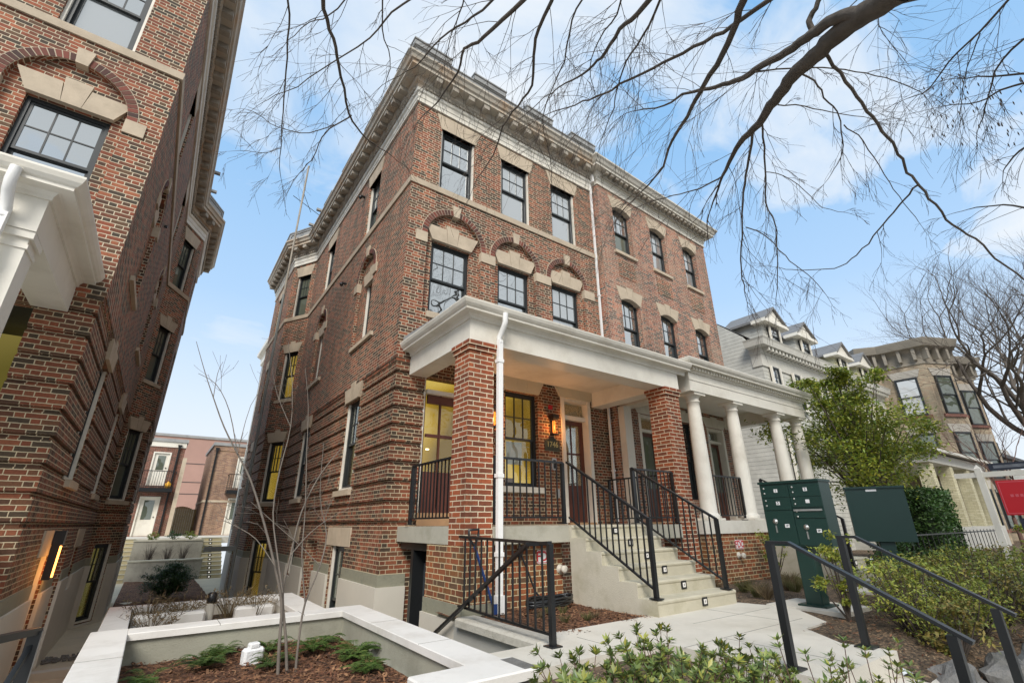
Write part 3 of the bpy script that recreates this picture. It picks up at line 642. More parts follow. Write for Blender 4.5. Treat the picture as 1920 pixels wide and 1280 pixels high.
# ------------------------------------------------------------------ house B (orange brick)
B = thing('brick_house', 'orange-tan brick row house with shallow arched windows and white cornice behind the round white columns', 'house', (5.1, -1.0, 0), 'brick row houses')
BASE = HM @ Matrix.Translation((5.93, -.19, 0)) @ Matrix.Rotation(R(2.0), 4, 'Z')
WB = 5.95
B3 = [(.63, 1.49), (2.51, 3.37), (4.42, 5.25)]; w = MB()
b1 = [(.85, 1.85, 0, 2.75), (2.55, 3.4, .6, 2.75), (4.15, 5.15, 0, 2.75)]
wall(w, [(a, b, 7.72, 9.40) for a, b in B3]+[(a, b, 4.42, 6.17) for a, b in B3]+b1, 0, WB, -1.1, 9.86, 0, .3)
w.box(-.02, 0, .001, .6, -1.1, 9.86); w.box(0, .3, .3, 1, -1.1, 9.86); w.box(WB-.3, WB, .3, 12, -1.1, 9.86)
w.build('wall', 'brickB', B)
for a, b in B3:
    q = MB(); q.box(a+.05, b-.02, -.012, .02, 6.85, 7.45); q.build('brick_panel', 'brickA', B)
for i, (a, b) in enumerate(B3):
    m3 = ('glassD', 'glassW', 'glassW')[i]; m2 = ('glass', 'glass', 'glass')[i]
    window(B, I4, a, b, 7.72, 9.40, .14, 'glass' if i == 0 else 'glassW', m3, trim=None); lintel(B, I4, a, b, 9.40, .30, .14, .05, arch=.12, deep=.16); sill(B, I4, a, b, 7.72, .1, .07)
    window(B, I4, a, b, 4.42, 6.17, .14, m2, 'glass'); lintel(B, I4, a, b, 6.17, .30, .16, .08, arch=.12, deep=.16); sill(B, I4, a, b, 4.42, .1, .07)
pathB = [(WB+.02, 6), (WB+.02, -.0), (-.0, 0), (-.0, .45)]
q = MB(); q.sweep(pathB, [(-.05, 9.86), (.04, 9.86), (.04, 9.89), (.02, 9.90), (.02, 10.02), (.05, 10.03), (.05, 10.10), (.12, 10.17), (-.05, 10.17)]); q.build('frieze', 'white', B)
q = MB(); q.sweep(pathB, [(-.05, 10.17), (.13, 10.17), (.13, 10.28), (.32, 10.29), (.32, 10.37), (.36, 10.39), (.40, 10.47), (.45, 10.52), (.45, 10.57), (.1, 10.68), (-.05, 10.68)])
q.m = 1
for x, y, a in frames_on_path(pathB[1:3], .235, .12):
    q.M = FR(x, y, a); q.prism([(-.05, 10.19), (.05, 10.19), (.06, 10.288), (-.06, 10.288)], -.29, -.12)
for x, y, a in frames_on_path(pathB[1:3], .08, .05):
    q.M = FR(x, y, a); q.box(-.022, .022, -.15, -.11, 10.1, 10.15)
q.build('cornice', ['whiteP', 'whiteW'], B)
q = MB(); q.slab([(.1, .1), (WB-.1, .1), (WB-.1, 12), (.1, 12)], 10.4, 10.62); q.slab([(.3, .3), (WB-.3, .3), (WB-.3, 12), (.3, 12)], 3.0, 3.1); q.box(.3, WB-.3, 1.2, 1.3, -1, 10.3); q.build('roof', 'roofdark', B)
for (u0, u1, k) in ((.85, 1.85, 0), (4.15, 5.15, 1)):
    e = MB(); e.m = 1; e.box(u0, u0+.1, .0, .3, 0, 2.75); e.box(u1-.1, u1, .0, .3, 0, 2.75); e.box(u0+.1, u1-.1, .03, .3, 2.66, 2.75); e.box(u0+.1, u1-.1, .1, .3, 2.30, 2.38); e.build('door_surround', ['wood', 'white'], B)
    e = MB(); e.box(u0+.1, u1-.1, .2, .206, 2.38, 2.66); e.build('transom_pane', 'glassG', B)
    e = MB(); e.box(u0+.1, u0+.2, .2, .25, .04, 2.3); e.box(u1-.2, u1-.1, .2, .25, .04, 2.3); e.box(u0+.2, u1-.2, .2, .25, 2.2, 2.3); e.box(u0+.2, u1-.2, .2, .25, .04, .85); o = e.build('door', 'wood', B)
    e = MB(); e.box(u0+.2, u1-.2, .22, .226, .85, 2.2); e.build('pane', 'glassD', o)
    e = MB(); e.lathe([(0, 0), (.02, 0), (.02, .03), (0, .03)], (u0+.16, .19, 1.0), 8); e.build('handle', 'steel', o)
    lintel(B, I4, u0, u1, 2.76, .3, .2, .04, mat='white')
    room(B, I4, u0, u1, 0, 2.75, 'roomdoor' if k == 0 else 'roomdk', .302, 1.1)
    e = MB(); e.box(u0-.03, u1+.03, -.1, .3, -.02, .04); e.build('threshold', 'maple', B)
window(B, I4, 2.55, 3.4, .6, 2.75, .14, 'glass', 'glass'); lintel(B, I4, 2.55, 3.4, 2.76, .3, .2, .04, mat='white')
BASE = I4
#@@PART3
MT['capdirty'] = plain('weathered_stone_cap', (.50, .47, .40), .85, .12, 5, .008, 40, dirt=(.24, .22, .17, 1), dscale=5)
# ------------------------------------------------------------------ porches
PM = Matrix.Translation((-4.56, -.06, 0)) @ Matrix.Scale(-1, 4, (1, 0, 0))
def gutter_prof(z): return [(0, z), (.165, z), (.165, z+.035), (.185, z+.045), (.21, z+.075), (.228, z+.12), (.228, z+.14), (.20, z+.145), (0, z+.19)]
def porch(root, mirrored):
    global BASE
    BASE = PM if mirrored else I4
    def colm(x0, y0, zb=-.22):
        q = MB(); q.box(x0, x0+.41, y0, y0+.41, zb, 2.33); q.box(x0-.025, x0+.435, y0-.025, y0+.435, 2.33, 2.398); q.box(x0-.045, x0+.455, y0-.045, y0+.455, 2.398, 2.468); return q.build('brick_column', 'brickC', root)
    if not mirrored: colm(-.03, -2.84); colm(4.33, -2.84, -1.0)
    else:
        q = MB(); q.box(0.0, .28, -2.80, -2.52, -.0, 2.36); q.box(-.012, .292, -2.812, -2.508, 2.30, 2.34); q.box(-.028, .308, -2.828, -2.492, 2.40, 2.468); q.box(.001, .279, -2.799, -2.521, 2.34, 2.40); q.build('porch_post', 'white', root)
    q = MB()
    x1 = 4.79
    q.box(-.03, x1, -2.84, -2.48, 2.47, 2.90); q.box(-.03, .30, -2.48, -.78, 2.47, 2.90); q.box(4.42, 4.76, -2.48, -.78, 2.471, 2.899)
    q.sweep([(x1+.23, -2.84), (-.03, -2.84), (-.03, -.78)], [(-.01, 2.80), (.02, 2.80), (.025, 2.84), (.05, 2.87), (.07, 2.874), (-.01, 2.874)])
    q.sweep([(x1+.23, -2.84), (-.03, -2.84), (-.03, -.78)], gutter_prof(2.875))
    q.box(.30, 4.42, -2.48, -.78, 2.80, 2.84)
    q.box(.305, .38, -2.478, -.79, 2.74, 2.80); q.box(.38, 4.42, -2.479, -2.41, 2.741, 2.80)
    q.build('porch_entablature', 'white', root)
    q = MB(); q.add([(-.2, -3.02, 3.03), (x1+.2, -3.02, 3.03), (x1+.2, -.79, 3.14), (-.2, -.79, 3.14), (-.2, -3.02, 2.95), (x1+.2, -3.02, 2.95), (x1+.2, -.79, 2.95), (-.2, -.79, 2.95)], [(0, 1, 2, 3), (7, 6, 5, 4), (4, 5, 1, 0), (5, 6, 2, 1), (6, 7, 3, 2), (7, 4, 0, 3)]); q.build('porch_roof', 'slate', root)
    q = MB(); X = .445; Y = -2.90
    if mirrored: X = .19
    q.tube([(X, -3.04, 2.93), (X, -3.04, 2.80), (X, -3.0, 2.72), (X, Y+.02, 2.60), (X, Y, 2.50)], .042, 8)
    q.box(X-.038, X+.038, Y-.03, Y+.03, -.78, 2.55)
    for z in (2.2, .6, -.35): q.box(X-.05, X+.05, Y-.038, Y+.05, z, z+.05)
    if not mirrored: q.box(X-.06, X+.06, Y-.05, Y+.05, -.98, -.78)
    q.build('downspout', 'pipewhite', root)
    # floor slab and base
    q = MB(); q.box(.381, 4.329, -2.838, -2.429, -.215, 0); q.box(-.035, 4.74, -2.429, -.78, -.215, 0); q.build('porch_floor', 'concrete', root)
    q = MB(); q.box(-.03, .38, -2.84, -1.83, -.86, -.22); q.box(.38, 1.71, -2.64, -2.4, -1.1, -.216); q.build('brick_pier', 'brickP', root)
    q = MB(); q.box(-.045, .39, -2.85, -1.815, -1.03, -.86); q.build('water_table', 'greystone', root)
    q = MB(); q.box(-.07, .39, -2.75, -1.80, -2.3, -1.03); q.build('stucco_base', 'stuccoW', root)
    q = MB(); q.box(.02, .06, -1.81, -.83, -.32, -.217); q.box(.02, .30, -1.30, -1.22, -2.3, -.32); q.m = 1; q.box(.20, .25, -1.80, -1.30, -2.3, -.50); q.m = 0; q.box(.25, 1.6, -2.4, -.82, -2.3, -.24)
    q.build('basement_door_and_void', ['black', 'doorgrey'], root)  # large black box stands in for the dark void under the porch
    BASE = I4
MT['conctan'] = plain('weathered_tan_concrete', (.38, .35, .28), .9, .12, 1.5, .004, 60, dirt=(.20, .18, .14, 1), dscale=1.2)
MT['doorgrey'] = plain('slate_grey_door', (.045, .052, .058), .5, .05, 3)
porch(A, False); porch(Lh, True)
# right-hand porch with round columns
q = MB(); xa, xb = 5.16, 10.15
q.box(xa, xb, -2.86, -2.45, 2.53, 2.97); q.box(xb-.35, xb, -2.45, -.8, 2.531, 2.969); q.box(xa+.001, xa+.35, -2.45, -.8, 2.531, 2.969)
q.box(xa-.01, xb+.012, -2.872, -2.86, 2.755, 2.775)
q.box(xa+.35, xb-.35, -2.45, -.8, 2.88, 2.92)
q.box(xb-.001, xb+.012, -2.86, -.8, 2.755, 2.775)
q.sweep([(xb, -.8), (xb, -2.86), (xa, -2.86), (xa, -2.6)], [(0, 2.92), (.03, 2.92), (.03, 2.94), (.05, 2.96), (-.01, 2.96)])
q.sweep([(xb, -.8), (xb, -2.86), (xa, -2.86), (xa, -2.3)], gutter_prof(3.02))
q.sweep([(xb, -.8), (xb, -2.86), (xa, -2.86), (xa, -2.3)], [(-.02, 2.96), (.05, 2.96), (.05, 3.021), (-.02, 3.021)])
x = xa+.05
while x < xb: q.box(x, x+.05, -2.96, -2.91, 2.96, 3.015); x += .105
q.build('porch_entablature', 'white', B)
q = MB(); q.add([(xa-.15, -3.0, 3.17), (xb+.15, -3.0, 3.17), (xb+.15, -.85, 3.30), (xa-.15, -.85, 3.30), (xa-.15, -3.0, 3.12), (xb+.15, -3.0, 3.12), (xb+.15, -.85, 3.12), (xa-.15, -.85, 3.12)], [(0, 1, 2, 3), (7, 6, 5, 4), (4, 5, 1, 0), (5, 6, 2, 1), (6, 7, 3, 2), (7, 4, 0, 3)]); q.build('porch_roof', 'slate', B)
for X in (5.5, 6.95, 8.88, 10.0):
    q = MB(); q.lathe([(.19, .10), (.19, .16), (.165, .175), (.155, .20), (.15, .9), (.142, 1.5), (.128, 2.2), (.122, 2.34), (.14, 2.35), (.14, 2.37), (.124, 2.38), (.124, 2.43), (.15, 2.46), (.17, 2.475), (.17, 2.48)], (X, -2.65, 0), 28)
    q.box(X-.2, X+.2, -2.85, -2.45, .06, .10); q.box(X-.19, X+.19, -2.84, -2.46, 2.48, 2.529); q.build('round_column', 'white', B)
for a, b in ((4.98, 7.25), (8.66, 10.35)):
    q = MB(); q.box(a, b, -2.87, -2.4, -.17, .058); q.build('porch_curb', 'white', B)
    q = MB(); q.box(a+.02, b-.02, -2.84, -2.42, -1.1, -.171); q.build('porch_base', 'brickA' if 0 else 'brickP', B)
q = MB(); q.box(4.76, 10.3, -2.39, -.9, -.2, 0); q.box(7.25, 8.66, -2.84, -2.39, -.2, 0); q.build('porch_floor', 'concrete', B)
q = MB(); q.box(4.76, 10.2, -2.3, -2.2, -1.1, -.2); q.build('crawlspace_wall', 'brickP', B)
q = MB(); q.box(5.07, 5.32, -1.15, -.98, 0, 2.53); q.build('pilaster', 'white', B)
# ------------------------------------------------------------------ railings
def railing(name, label, group, a, b, h=.87, posts=(1, 1), n=None, base=(None, None), foot=True, kind='balcony railing'):
    a, b = Vector(a), Vector(b); L = (Vector((b.x, b.y, 0))-Vector((a.x, a.y, 0))).length
    t = thing(name, label, kind, tuple(a), group); up_ = Vector((0, 0, 1))
    q = MB(); q.bar(a+up_*h, b+up_*h, .045, .028); q.build('top_rail', 'black', t)
    q = MB(); q.bar(a+up_*.09, b+up_*.09, .030, .022); q.build('bottom_rail', 'black', t)
    n = n or max(2, int(round(L/.108)))
    for i in range(1, n):
        p = a.lerp(b, i/n); q = MB(); q.bar(p+up_*.09, p+up_*(h-.01), .016); q.build('baluster', 'black', t)
    for k, p in enumerate((a, b)):
        if posts[k]:
            z0 = base[k] if base[k] is not None else p.z
            q = MB(); q.bar((p.x, p.y, z0), (p.x, p.y, p.z+h), .048); q.box(p.x-.06, p.x+.06, p.y-.06, p.y+.06, z0, z0+.012)
            q.build('post', 'black', t)
    return t
PG = 'black railings around the brick porch'
railing('railing', 'short black railing closing the left side of the porch beside the corner door', PG, (-.0, -1.15, .02), (-.0, -2.42, .02), .86, (1, 0))
railing('railing', 'black railing across the porch front in front of the lit window', PG, (.43, -2.77, .02), (1.67, -2.77, .02), .86)
railing('stair_railing', 'left sloping black railing of the concrete porch steps', 'black railings of the porch steps', (1.74, -2.80, .02), (1.76, -4.21, -.795), .87, (0, 1), 14, kind='stair railing')
railing('stair_railing', 'right sloping black railing of the concrete porch steps', 'black railings of the porch steps', (3.2, -2.80, .02), (3.2, -4.21, -.795), .87, (1, 1), 14, kind='stair railing')
railing('railing', 'black porch railing between the right step railing and the second brick column', PG, (3.26, -2.77, .02), (4.30, -2.77, .02), .86)
railing('railing', 'black divider railing on the porch between the two houses', PG, (4.62, -2.35, .02), (4.62, -.95, .02), .86)
railing('railing', 'black railing between the two left round white columns', PG, (5.68, -2.65, .06), (6.78, -2.65, .06), .84, (0, 1))
railing('railing', 'black railing between the two right round white columns', PG, (9.05, -2.65, .06), (9.85, -2.65, .06), .84, (0, 0))
railing('stair_railing', 'black sloping railing on the far steps behind the mailboxes', 'black railings of the porch steps', (7.36, -2.80, .02), (7.36, -4.2, -.795), .87, (1, 1), 14, kind='stair railing')
t = railing('guard_railing', 'black guard railing on the stone-capped wall above the basement stairwell', PG, (-.12, -2.90, -.93), (-.12, -4.56, -.965), .82, (0, 1), 14, kind='guard railing')
q = MB(); q.bar((-.12, -4.30, -.15), (-.12, -4.56, -.135), .055, .03); q.bar((-.16, -4.28, -.15), (-.16, -2.1, -1.36), .045, .03); q.bar((-.16, -4.28, -.155), (-.12, -4.45, -.148), .045, .03); q.build('handrail', 'black', t)
def hand_rail(label, x, pts, posts):
    t = thing('handrail', label, 'handrail', (x, pts[0][0], -.965), 'black handrails of the front walk steps')
    q = MB()
    for p0, p1 in zip(pts, pts[1:]): q.bar((x, *p0), (x, *p1), .055, .022)
    q.build('top_rail', 'black', t)
    for y, z0, z1 in posts:
        q = MB(); q.bar((x, y, z0), (x, y, z1), .052); q.box(x-.07, x+.07, y-.07, y+.07, z0, z0+.012); q.build('post', 'black', t)
hand_rail('left black handrail of the front walk steps, nearest the camera', .841, [(-6.10, -.116), (-6.265, -.116), (-7.2, -.625)], [(-6.12, -.965, -.125), (-7.11, -1.45, -.60)])
hand_rail('right black handrail of the front walk steps, beside the shrub bed', 1.985, [(-6.16, -.098), (-6.31, -.097), (-7.20, -.60)], [(-6.19, -.965, -.105), (-7.10, -1.45, -.57)])
# ------------------------------------------------------------------ porch steps
def steps(label, x0, x1):
    t = thing('front_steps', label, 'steps', ((x0+x1)/2, -4.26, -.965), 'concrete porch steps')
    q = MB()
    for i in range(6):
        z = -.965+.1608*(i+1); y = -4.26+.2775*i
        q.box(x0, x1, y+.012, -2.84 if i < 5 else -2.842, z-.1608-(.1 if i == 0 else 0), z-.02)
        # tread with rounded nosing
        q.prism([(0, 0), (0, 0)], 0, 0) if 0 else None
        v = [(y+.012, z-.05), (y+.002, z-.035), (y, z-.018), (y+.006, z-.005), (y+.018, z), (y+.30 if i < 5 else -2.8425, z), (y+.30 if i < 5 else -2.8425, z-.05)]
        q.add([(x0, a, b) for a, b in v]+[(x1, a, b) for a, b in v], [tuple(range(7)), tuple(range(13, 6, -1))]+[(j+7, (j+1) % 7+7, (j+1) % 7, j) for j in range(7)])
    q.build('treads', 'concreteS', t)
    prof = [(4.262, -1.07)]
    for i in range(6):
        z = -.965+.1608*(i+1); y = -4.262+.2775*i; prof += [(-y, z-.004), (-(y+.2775), z-.004)]
    prof[-1] = (2.84, prof[-1][1]); prof += [(2.84, -1.07)]
    q = MB(); q.M = FR(0, 0, -90); q.prism(prof, x0-.012, x0-.001); q.build('side_wall', 'stepflank', t)
    for i in range(6):
        z = -.965+.1608*i; y = -4.26+.2775*i; xc = x0+.56*(x1-x0)
        q = MB(); q.M = FR(xc, y+.012, 0, z); q.box(-.052, .052, -.012, 0, .035, .13); q.m = 1; q.box(-.027, .027, -.016, -.004, .055, .108); q.m = 0; q.box(-.006, .006, -.017, -.004, .07, .095)
        q.build('step_light', ['black', 'steplight'], t)
MT['stepflank'] = plain('stained_stucco_step_flank', (.52, .48, .38), .9, .10, 2, .004, 60, dirt=(.30, .27, .17, 1), dscale=1.3)
steps('six concrete porch steps with square riser lights below the number plaque', 1.71, 3.33)
steps('partly hidden concrete steps beyond the round white columns', 7.3, 8.7)
# ------------------------------------------------------------------ ground
MT['asphalt'] = plain('asphalt', (.05, .05, .05), .9, .2, 20)
def ground(name, polys, mat, z1, z0=None):
    q = MB()
    for p in polys: q.slab(p, z1-(.02 if z0 is None else z1-z0), z1)
    return structure(q.build(name, mat))
PV = -.965
ground('front_walk', [[(-.87, -5.0), (.76, -5.0), (.76, -6.38), (2.056, -6.38), (1.99, -5.99), (2.38, -5.53), (2.90, -5.51), (3.56, -4.85), (3.36, -4.12), (-.09, -4.12), (-.09, -4.40), (-.87, -4.40)]], 'path', PV, -1.14)
q = MB(); q.box(.76, 2.2, -6.70, -6.375, -1.6, -1.14); q.box(.76, 2.2, -7.02, -6.70, -1.6, -1.30); q.box(.76, 2.2, -7.34, -7.02, -1.6, -1.46); structure(q.build('walk_steps', 'path'))
q = MB()
for a in ((.76, 2.9, -5.262, -5.256), (1.35, 1.356, -6.37, -5.262), (.3, .306, -5.0, -4.41), (2.6, 2.606, -5.26, -4.27), (1.71, 3.3, -4.70, -4.694)): q.box(a[0], a[1], a[2], a[3], PV-.002, PV+.0012)
structure(q.build('walk_joints', 'joint'))
ground('sidewalk', [[(-60, -9.6), (-60, -7.34), (120, -7.34), (120, -9.6)]], 'path', -1.6, -1.75)
ground('street', [[(-150, -60), (-150, -11.2), (300, -11.2), (300, -60)]], 'asphalt', -1.75, -1.9)
ground('verge', [[(-60, -11.2), (-60, -9.6), (120, -9.6), (120, -11.2)]], 'soil', -1.61, -1.9)
# terrain sheets: sloping planted beds, rear yard, far ground
def bed(name, x0, x1, y0, y1, zf, mat, nx=30, ny=20, amp=.03, kind='structure'):
    q = MB(); vs = []; fs = []
    for j in range(ny+1):
        for i in range(nx+1):
            x = x0+(x1-x0)*i/nx; y = y0+(y1-y0)*j/ny
            vs.append((x, y, zf(x, y)+amp*(noise.noise((x*1.7, y*1.7, 3))+.5*noise.noise((x*5, y*5, 1)))))
    for j in range(ny):
        for i in range(nx):
            a = j*(nx+1)+i; fs.append((a, a+1, a+nx+2, a+nx+1))
    q.add(vs, fs, True); o = q.build(name, mat); o['kind'] = kind; return o
bed('mulch_bed', -.10, 1.72, -4.40, -2.3, lambda x, y: -.985, 'mulch')
bed('mulch_bed', 2.0, 14, -4.9, -2.3, lambda x, y: -.995, 'soil', 60, 20)
bed('mulch_bed', 2.0, 14, -7.3, -4.9, lambda x, y: -.995-.42*max(0, (-6.2-y))/1.1, 'soil', 60, 24)
bed('mulch_bed', -3.13, .77, -7.4, -4.98, lambda x, y: -1.05-.40*max(0, (-5.4-y))/1.9, 'soil', 30, 20)
q = MB(); q.box(-.85, 3.3, -5.6, -4.45, -1.5, -1.143); q.build('sub_base', 'soil'); structure(col.objects[-1])
bed('mulch_bed', -3.14, -1.17, -5.0, -2.05, lambda x, y: -1.15, 'mulch', 30, 30, .035)
bed('mulch_bed', -3.57, -1.2, .9, 18.05, lambda x, y: -2.09, 'mulch', 20, 60, .05)
bed('yard', 14, 120, -7.3, 40, lambda x, y: -1.0, 'soil', 60, 30)
q = MB(); q.box(-4.3, -.2, .9, 18.2, -2.25, -2.12); q.box(-.9, -.05, -4.4, 1, -2.4, -2.25); q.box(-4.6, -3.4, -3, 1, -2.5, -2.42); structure(q.build('passage_paving', 'warmpath'))
ground('rear_yard', [[(-60, 21.0), (-60, 120), (120, 120), (120, 21.0)]], 'path', -.52, -.8)
ground('far_ground', [[(-400, 40), (-400, 900), (900, 900), (900, 40)], [(120, -400), (120, 40), (900, 40), (900, -400)]], 'soil', -1.02, -1.2)
# left areaway
q = MB(); q.box(-4.27, -3.42, 2.75, 2.95, -2.5, -2.02); q.build('area_curb', 'stuccoW'); 
tag(col.objects[-1], 'low pale concrete curb crossing the sunken passage at the left house', 'curb')
q = MB()
for i in range(60):
    x = -4.2+.7*random.random(); y = 3.9+.5*random.random(); q.M = Matrix.Translation((x, y, -2.11)) @ Matrix.Rotation(random.random()*6, 4, 'Z'); q.bbox(-.03, .03, -.02, .02, 0, .025, .006)
tag(q.build('gravel', 'rock'), 'strip of dark drain gravel in the sunken passage', 'gravel', kind='stuff')
q = MB(); q.box(-4.6, -4.50, -4.4, -1.5, -2.5, -1.05); q.build('retaining_wall', 'stucco'); tag(col.objects[-1], 'grey stucco retaining wall of the left stairwell, mostly out of frame', 'wall')
t = thing('handrail', 'black handrail with a single post in the bottom left corner', 'handrail', (-3.95, -4.9, -1.5))
p1 = at(68, 1182, 3.6); p0 = at(-40, 1206, 3.2); p2 = at(36, 1290, 3.75)
q = MB(); q.bar(p0, p1, .045, .03); q.build('top_rail', 'black', t)
q = MB(); q.bar((p1.x, p1.y, p1.z), (p1.x, p1.y, p1.z-1.1), .05); q.build('post', 'black', t)
q = MB(); q.bar(p1-Vector((0, 0, .05)), p1+Vector((-.15, -.9, -.75)), .022); q.build('brace', 'black', t)
# ------------------------------------------------------------------ planters
def cap_ring(mb, x0, x1, y0, y1, wl, wr, wb, wf, z, th=.06):
    mb.bbox(x0, x0+wl, y0, y1, z-th, z, .006); mb.bbox(x1-wr, x1, y0, y1, z-th, z, .006)
    if wb: mb.bbox(x0+wl-.001, x1-wr+.001, y1-wb, y1, z-th, z-.0008, .006)
    if wf: mb.bbox(x0+wl-.001, x1-wr+.001, y0, y0+wf, z-th, z-.0008, .006)
t = thing('planter', 'nearest raised planter with white stone cap, holding ferns and the thin sapling', 'planter', (-2.15, -3.5, -2.3), 'raised planters')
q = MB(); cap_ring(q, -3.42, -.87, -5.2, -1.80, .285, .31, .30, 0, -.885); q.bbox(-1.62, -.80, -5.22, -4.87, -.945, -.8835, .01); q.build('stone_cap', 'cap', t)
q = MB(); q.box(-3.40, -3.17, -5.2, -1.83, -2.4, -.945); q.box(-1.15, -.90, -4.9, -1.83, -2.4, -.945); q.box(-3.17, -1.15, -2.07, -1.83, -2.4, -.945); q.box(-1.55, -.92, -5.15, -4.9, -2.4, -.945); q.build('planter_wall', 'stuccoDirty', t)
q = MB(); q.box(-.91, -.80, -5.2, -4.9, -1.12, -.8832); q.build('rough_stone_end', 'rock', t)
q = MB()
for a in ((-3.42, -3.136, -3.1, -3.096), (-2.4, -2.396, -2.10, -1.80), (-1.6, -1.596, -2.10, -1.80), (-1.178, -.87, -3.0, -2.996), (-1.178, -.87, -4.1, -4.096)): q.box(*a, -.90, -.8838)
q.build('cap_joint', 'joint', t)
t = thing('planter', 'second raised planter behind the first, with dry grasses and stone blocks inside', 'planter', (-2.2, -.4, -2.3), 'raised planters')
q = MB(); cap_ring(q, -3.396, -1.06, -1.79, .92, .255, .36, .24, 0, -1.0); q.build('stone_cap', 'cap', t)
q = MB(); q.box(-3.38, -3.16, -1.83, .89, -2.4, -1.06); q.box(-1.41, -1.08, -1.83, .89, -2.4, -1.06); q.box(-3.16, -1.41, .69, .89, -2.4, -1.06); q.build('planter_wall', 'stuccoW', t)
q = MB(); q.box(-3.16, -1.41, -1.83, .69, -1.5, -1.18); q.build('gravel_fill', 'soil', t)
for k, (x, y, lx, an) in enumerate(((-2.72, .12, .80, 1), (-1.72, .14, .50, 1))):
    q = MB(); q.M = FR(x, y, an, -1.20); q.bbox(-lx/2, lx/2, -.09, .09, 0, .17, .03)
    tag(q.build('stone_block', 'cap'), ('left' if k == 0 else 'right')+' white rough stone block lying in the second planter', 'stone block', 'stone blocks in the second planter')
t = thing('bollard_light', 'white pipe bollard with black lantern cap in the second planter', 'bollard light', (-2.22, .35, -1.42))
q = MB(); q.lathe([(.055, 0), (.055, .42), (.05, .44)], (-2.26, .3, -1.42), 14); q.build('post', 'stuccoW', t)
q = MB(); q.lathe([(.05, 0), (.062, .02), (.06, .12), (.03, .14)], (-2.26, .3, -.98), 10); q.build('lamp_cap', 'black', t)
# areaway wall with stone cap
t = thing('retaining_wall', 'stucco stairwell wall with rough stone cap below the guard railing', 'wall', (-.1, -3.6, -2.3))
q = MB(); q.box(-.09, .03, -4.42, -2.76, -2.4, -1.06); q.build('stucco_face', 'stucco', t)
q = MB(); q.bbox(-.16, .12, -4.40, -2.88, -1.04, -.955, .02); q.build('stone_cap', 'capdirty', t)
q = MB(); q.box(-.86, -.1, -4.97, -4.31, -2.4, PV-.19); q.build('stair_head_wall', 'stucco', t)
for i in range(7):
    q = MB(); q.box(-.87, -.1, -4.3, -4.3+.25*(i+1), -2.4, -1.14-.17*i-.0); 
    q.build('basement_step', 'concrete', t)
# rear stairs and terrace planters
def rstairs(label, x0, x1, lights):
    t = thing('garden_stairs', label, 'stairs', ((x0+x1)/2, 18, -2.1), 'ochre concrete stairs up to the rear yard')
    q = MB()
    for i in range(10):
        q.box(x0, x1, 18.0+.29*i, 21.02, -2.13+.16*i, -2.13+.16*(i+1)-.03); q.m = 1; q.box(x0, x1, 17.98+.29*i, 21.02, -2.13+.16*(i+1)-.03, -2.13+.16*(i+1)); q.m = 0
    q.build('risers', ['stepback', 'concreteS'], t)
    for i in range(10):
        if lights == 'sq':
            q = MB(); xc = (x0+x1)/2-.05; q.M = FR(xc, 18+.29*i, 0, -2.13+.16*i); q.box(-.07, .07, -.012, 0, .03, .11); q.m = 1; q.box(-.03, .03, -.016, -.004, .05, .09); q.build('step_light', ['black', 'steplight'], t)
        else:
            q = MB(); q.M = FR(x0+.10, 18+.29*i, 0, -2.13+.16*i); q.box(-.035, .035, -.02, 0, .05, .10); q.build('step_light', 'steplightW' if i > 3 else 'steplight', t)
rstairs('left rear concrete stairs with a row of glowing lights against the dark brick house', -4.35, -3.62, 'w')
rstairs('right rear concrete stairs with a column of square riser lights', -1.02, -.18, 'sq')
t = thing('terrace_planter', 'two-tier curved concrete planter between the rear stairs', 'planter', (-2.3, 19, -2.1))
def curved(q, y0, y1, z0, z1, x0=-3.62, x1=-1.02, b=.22):
    n = 10; pts = [(x0+(x1-x0)*i/n, y0-b*(1-((i/n)*2-1)**2)) for i in range(n+1)]
    q.slab(pts+[(x1, y1), (x0, y1)], z0, z1)
q = MB(); curved(q, 18.0, 18.2, -2.2, -1.36); q.box(-3.62, -3.47, 18.2, 19.4, -2.2, -1.36); q.box(-1.17, -1.02, 18.2, 19.4, -2.2, -1.36); curved(q, 19.4, 21, -2.2, -.62, b=.05); q.build('planter_wall', 'conctan', t)
q = MB(); curved(q, 17.97, 18.22, -1.36, -1.31, -3.65, -.99); curved(q, 19.37, 19.6, -.62, -.56, -3.65, -.99, .05); q.build('stone_cap', 'concreteS', t)
q = MB(); q.box(-3.47, -1.17, 18.1, 19.42, -1.7, -1.45); q.build('soil_fill', 'soil', t)
MT['brick_glow'] = emis('amber_glow_on_brick', (1, .34, .06), 5)
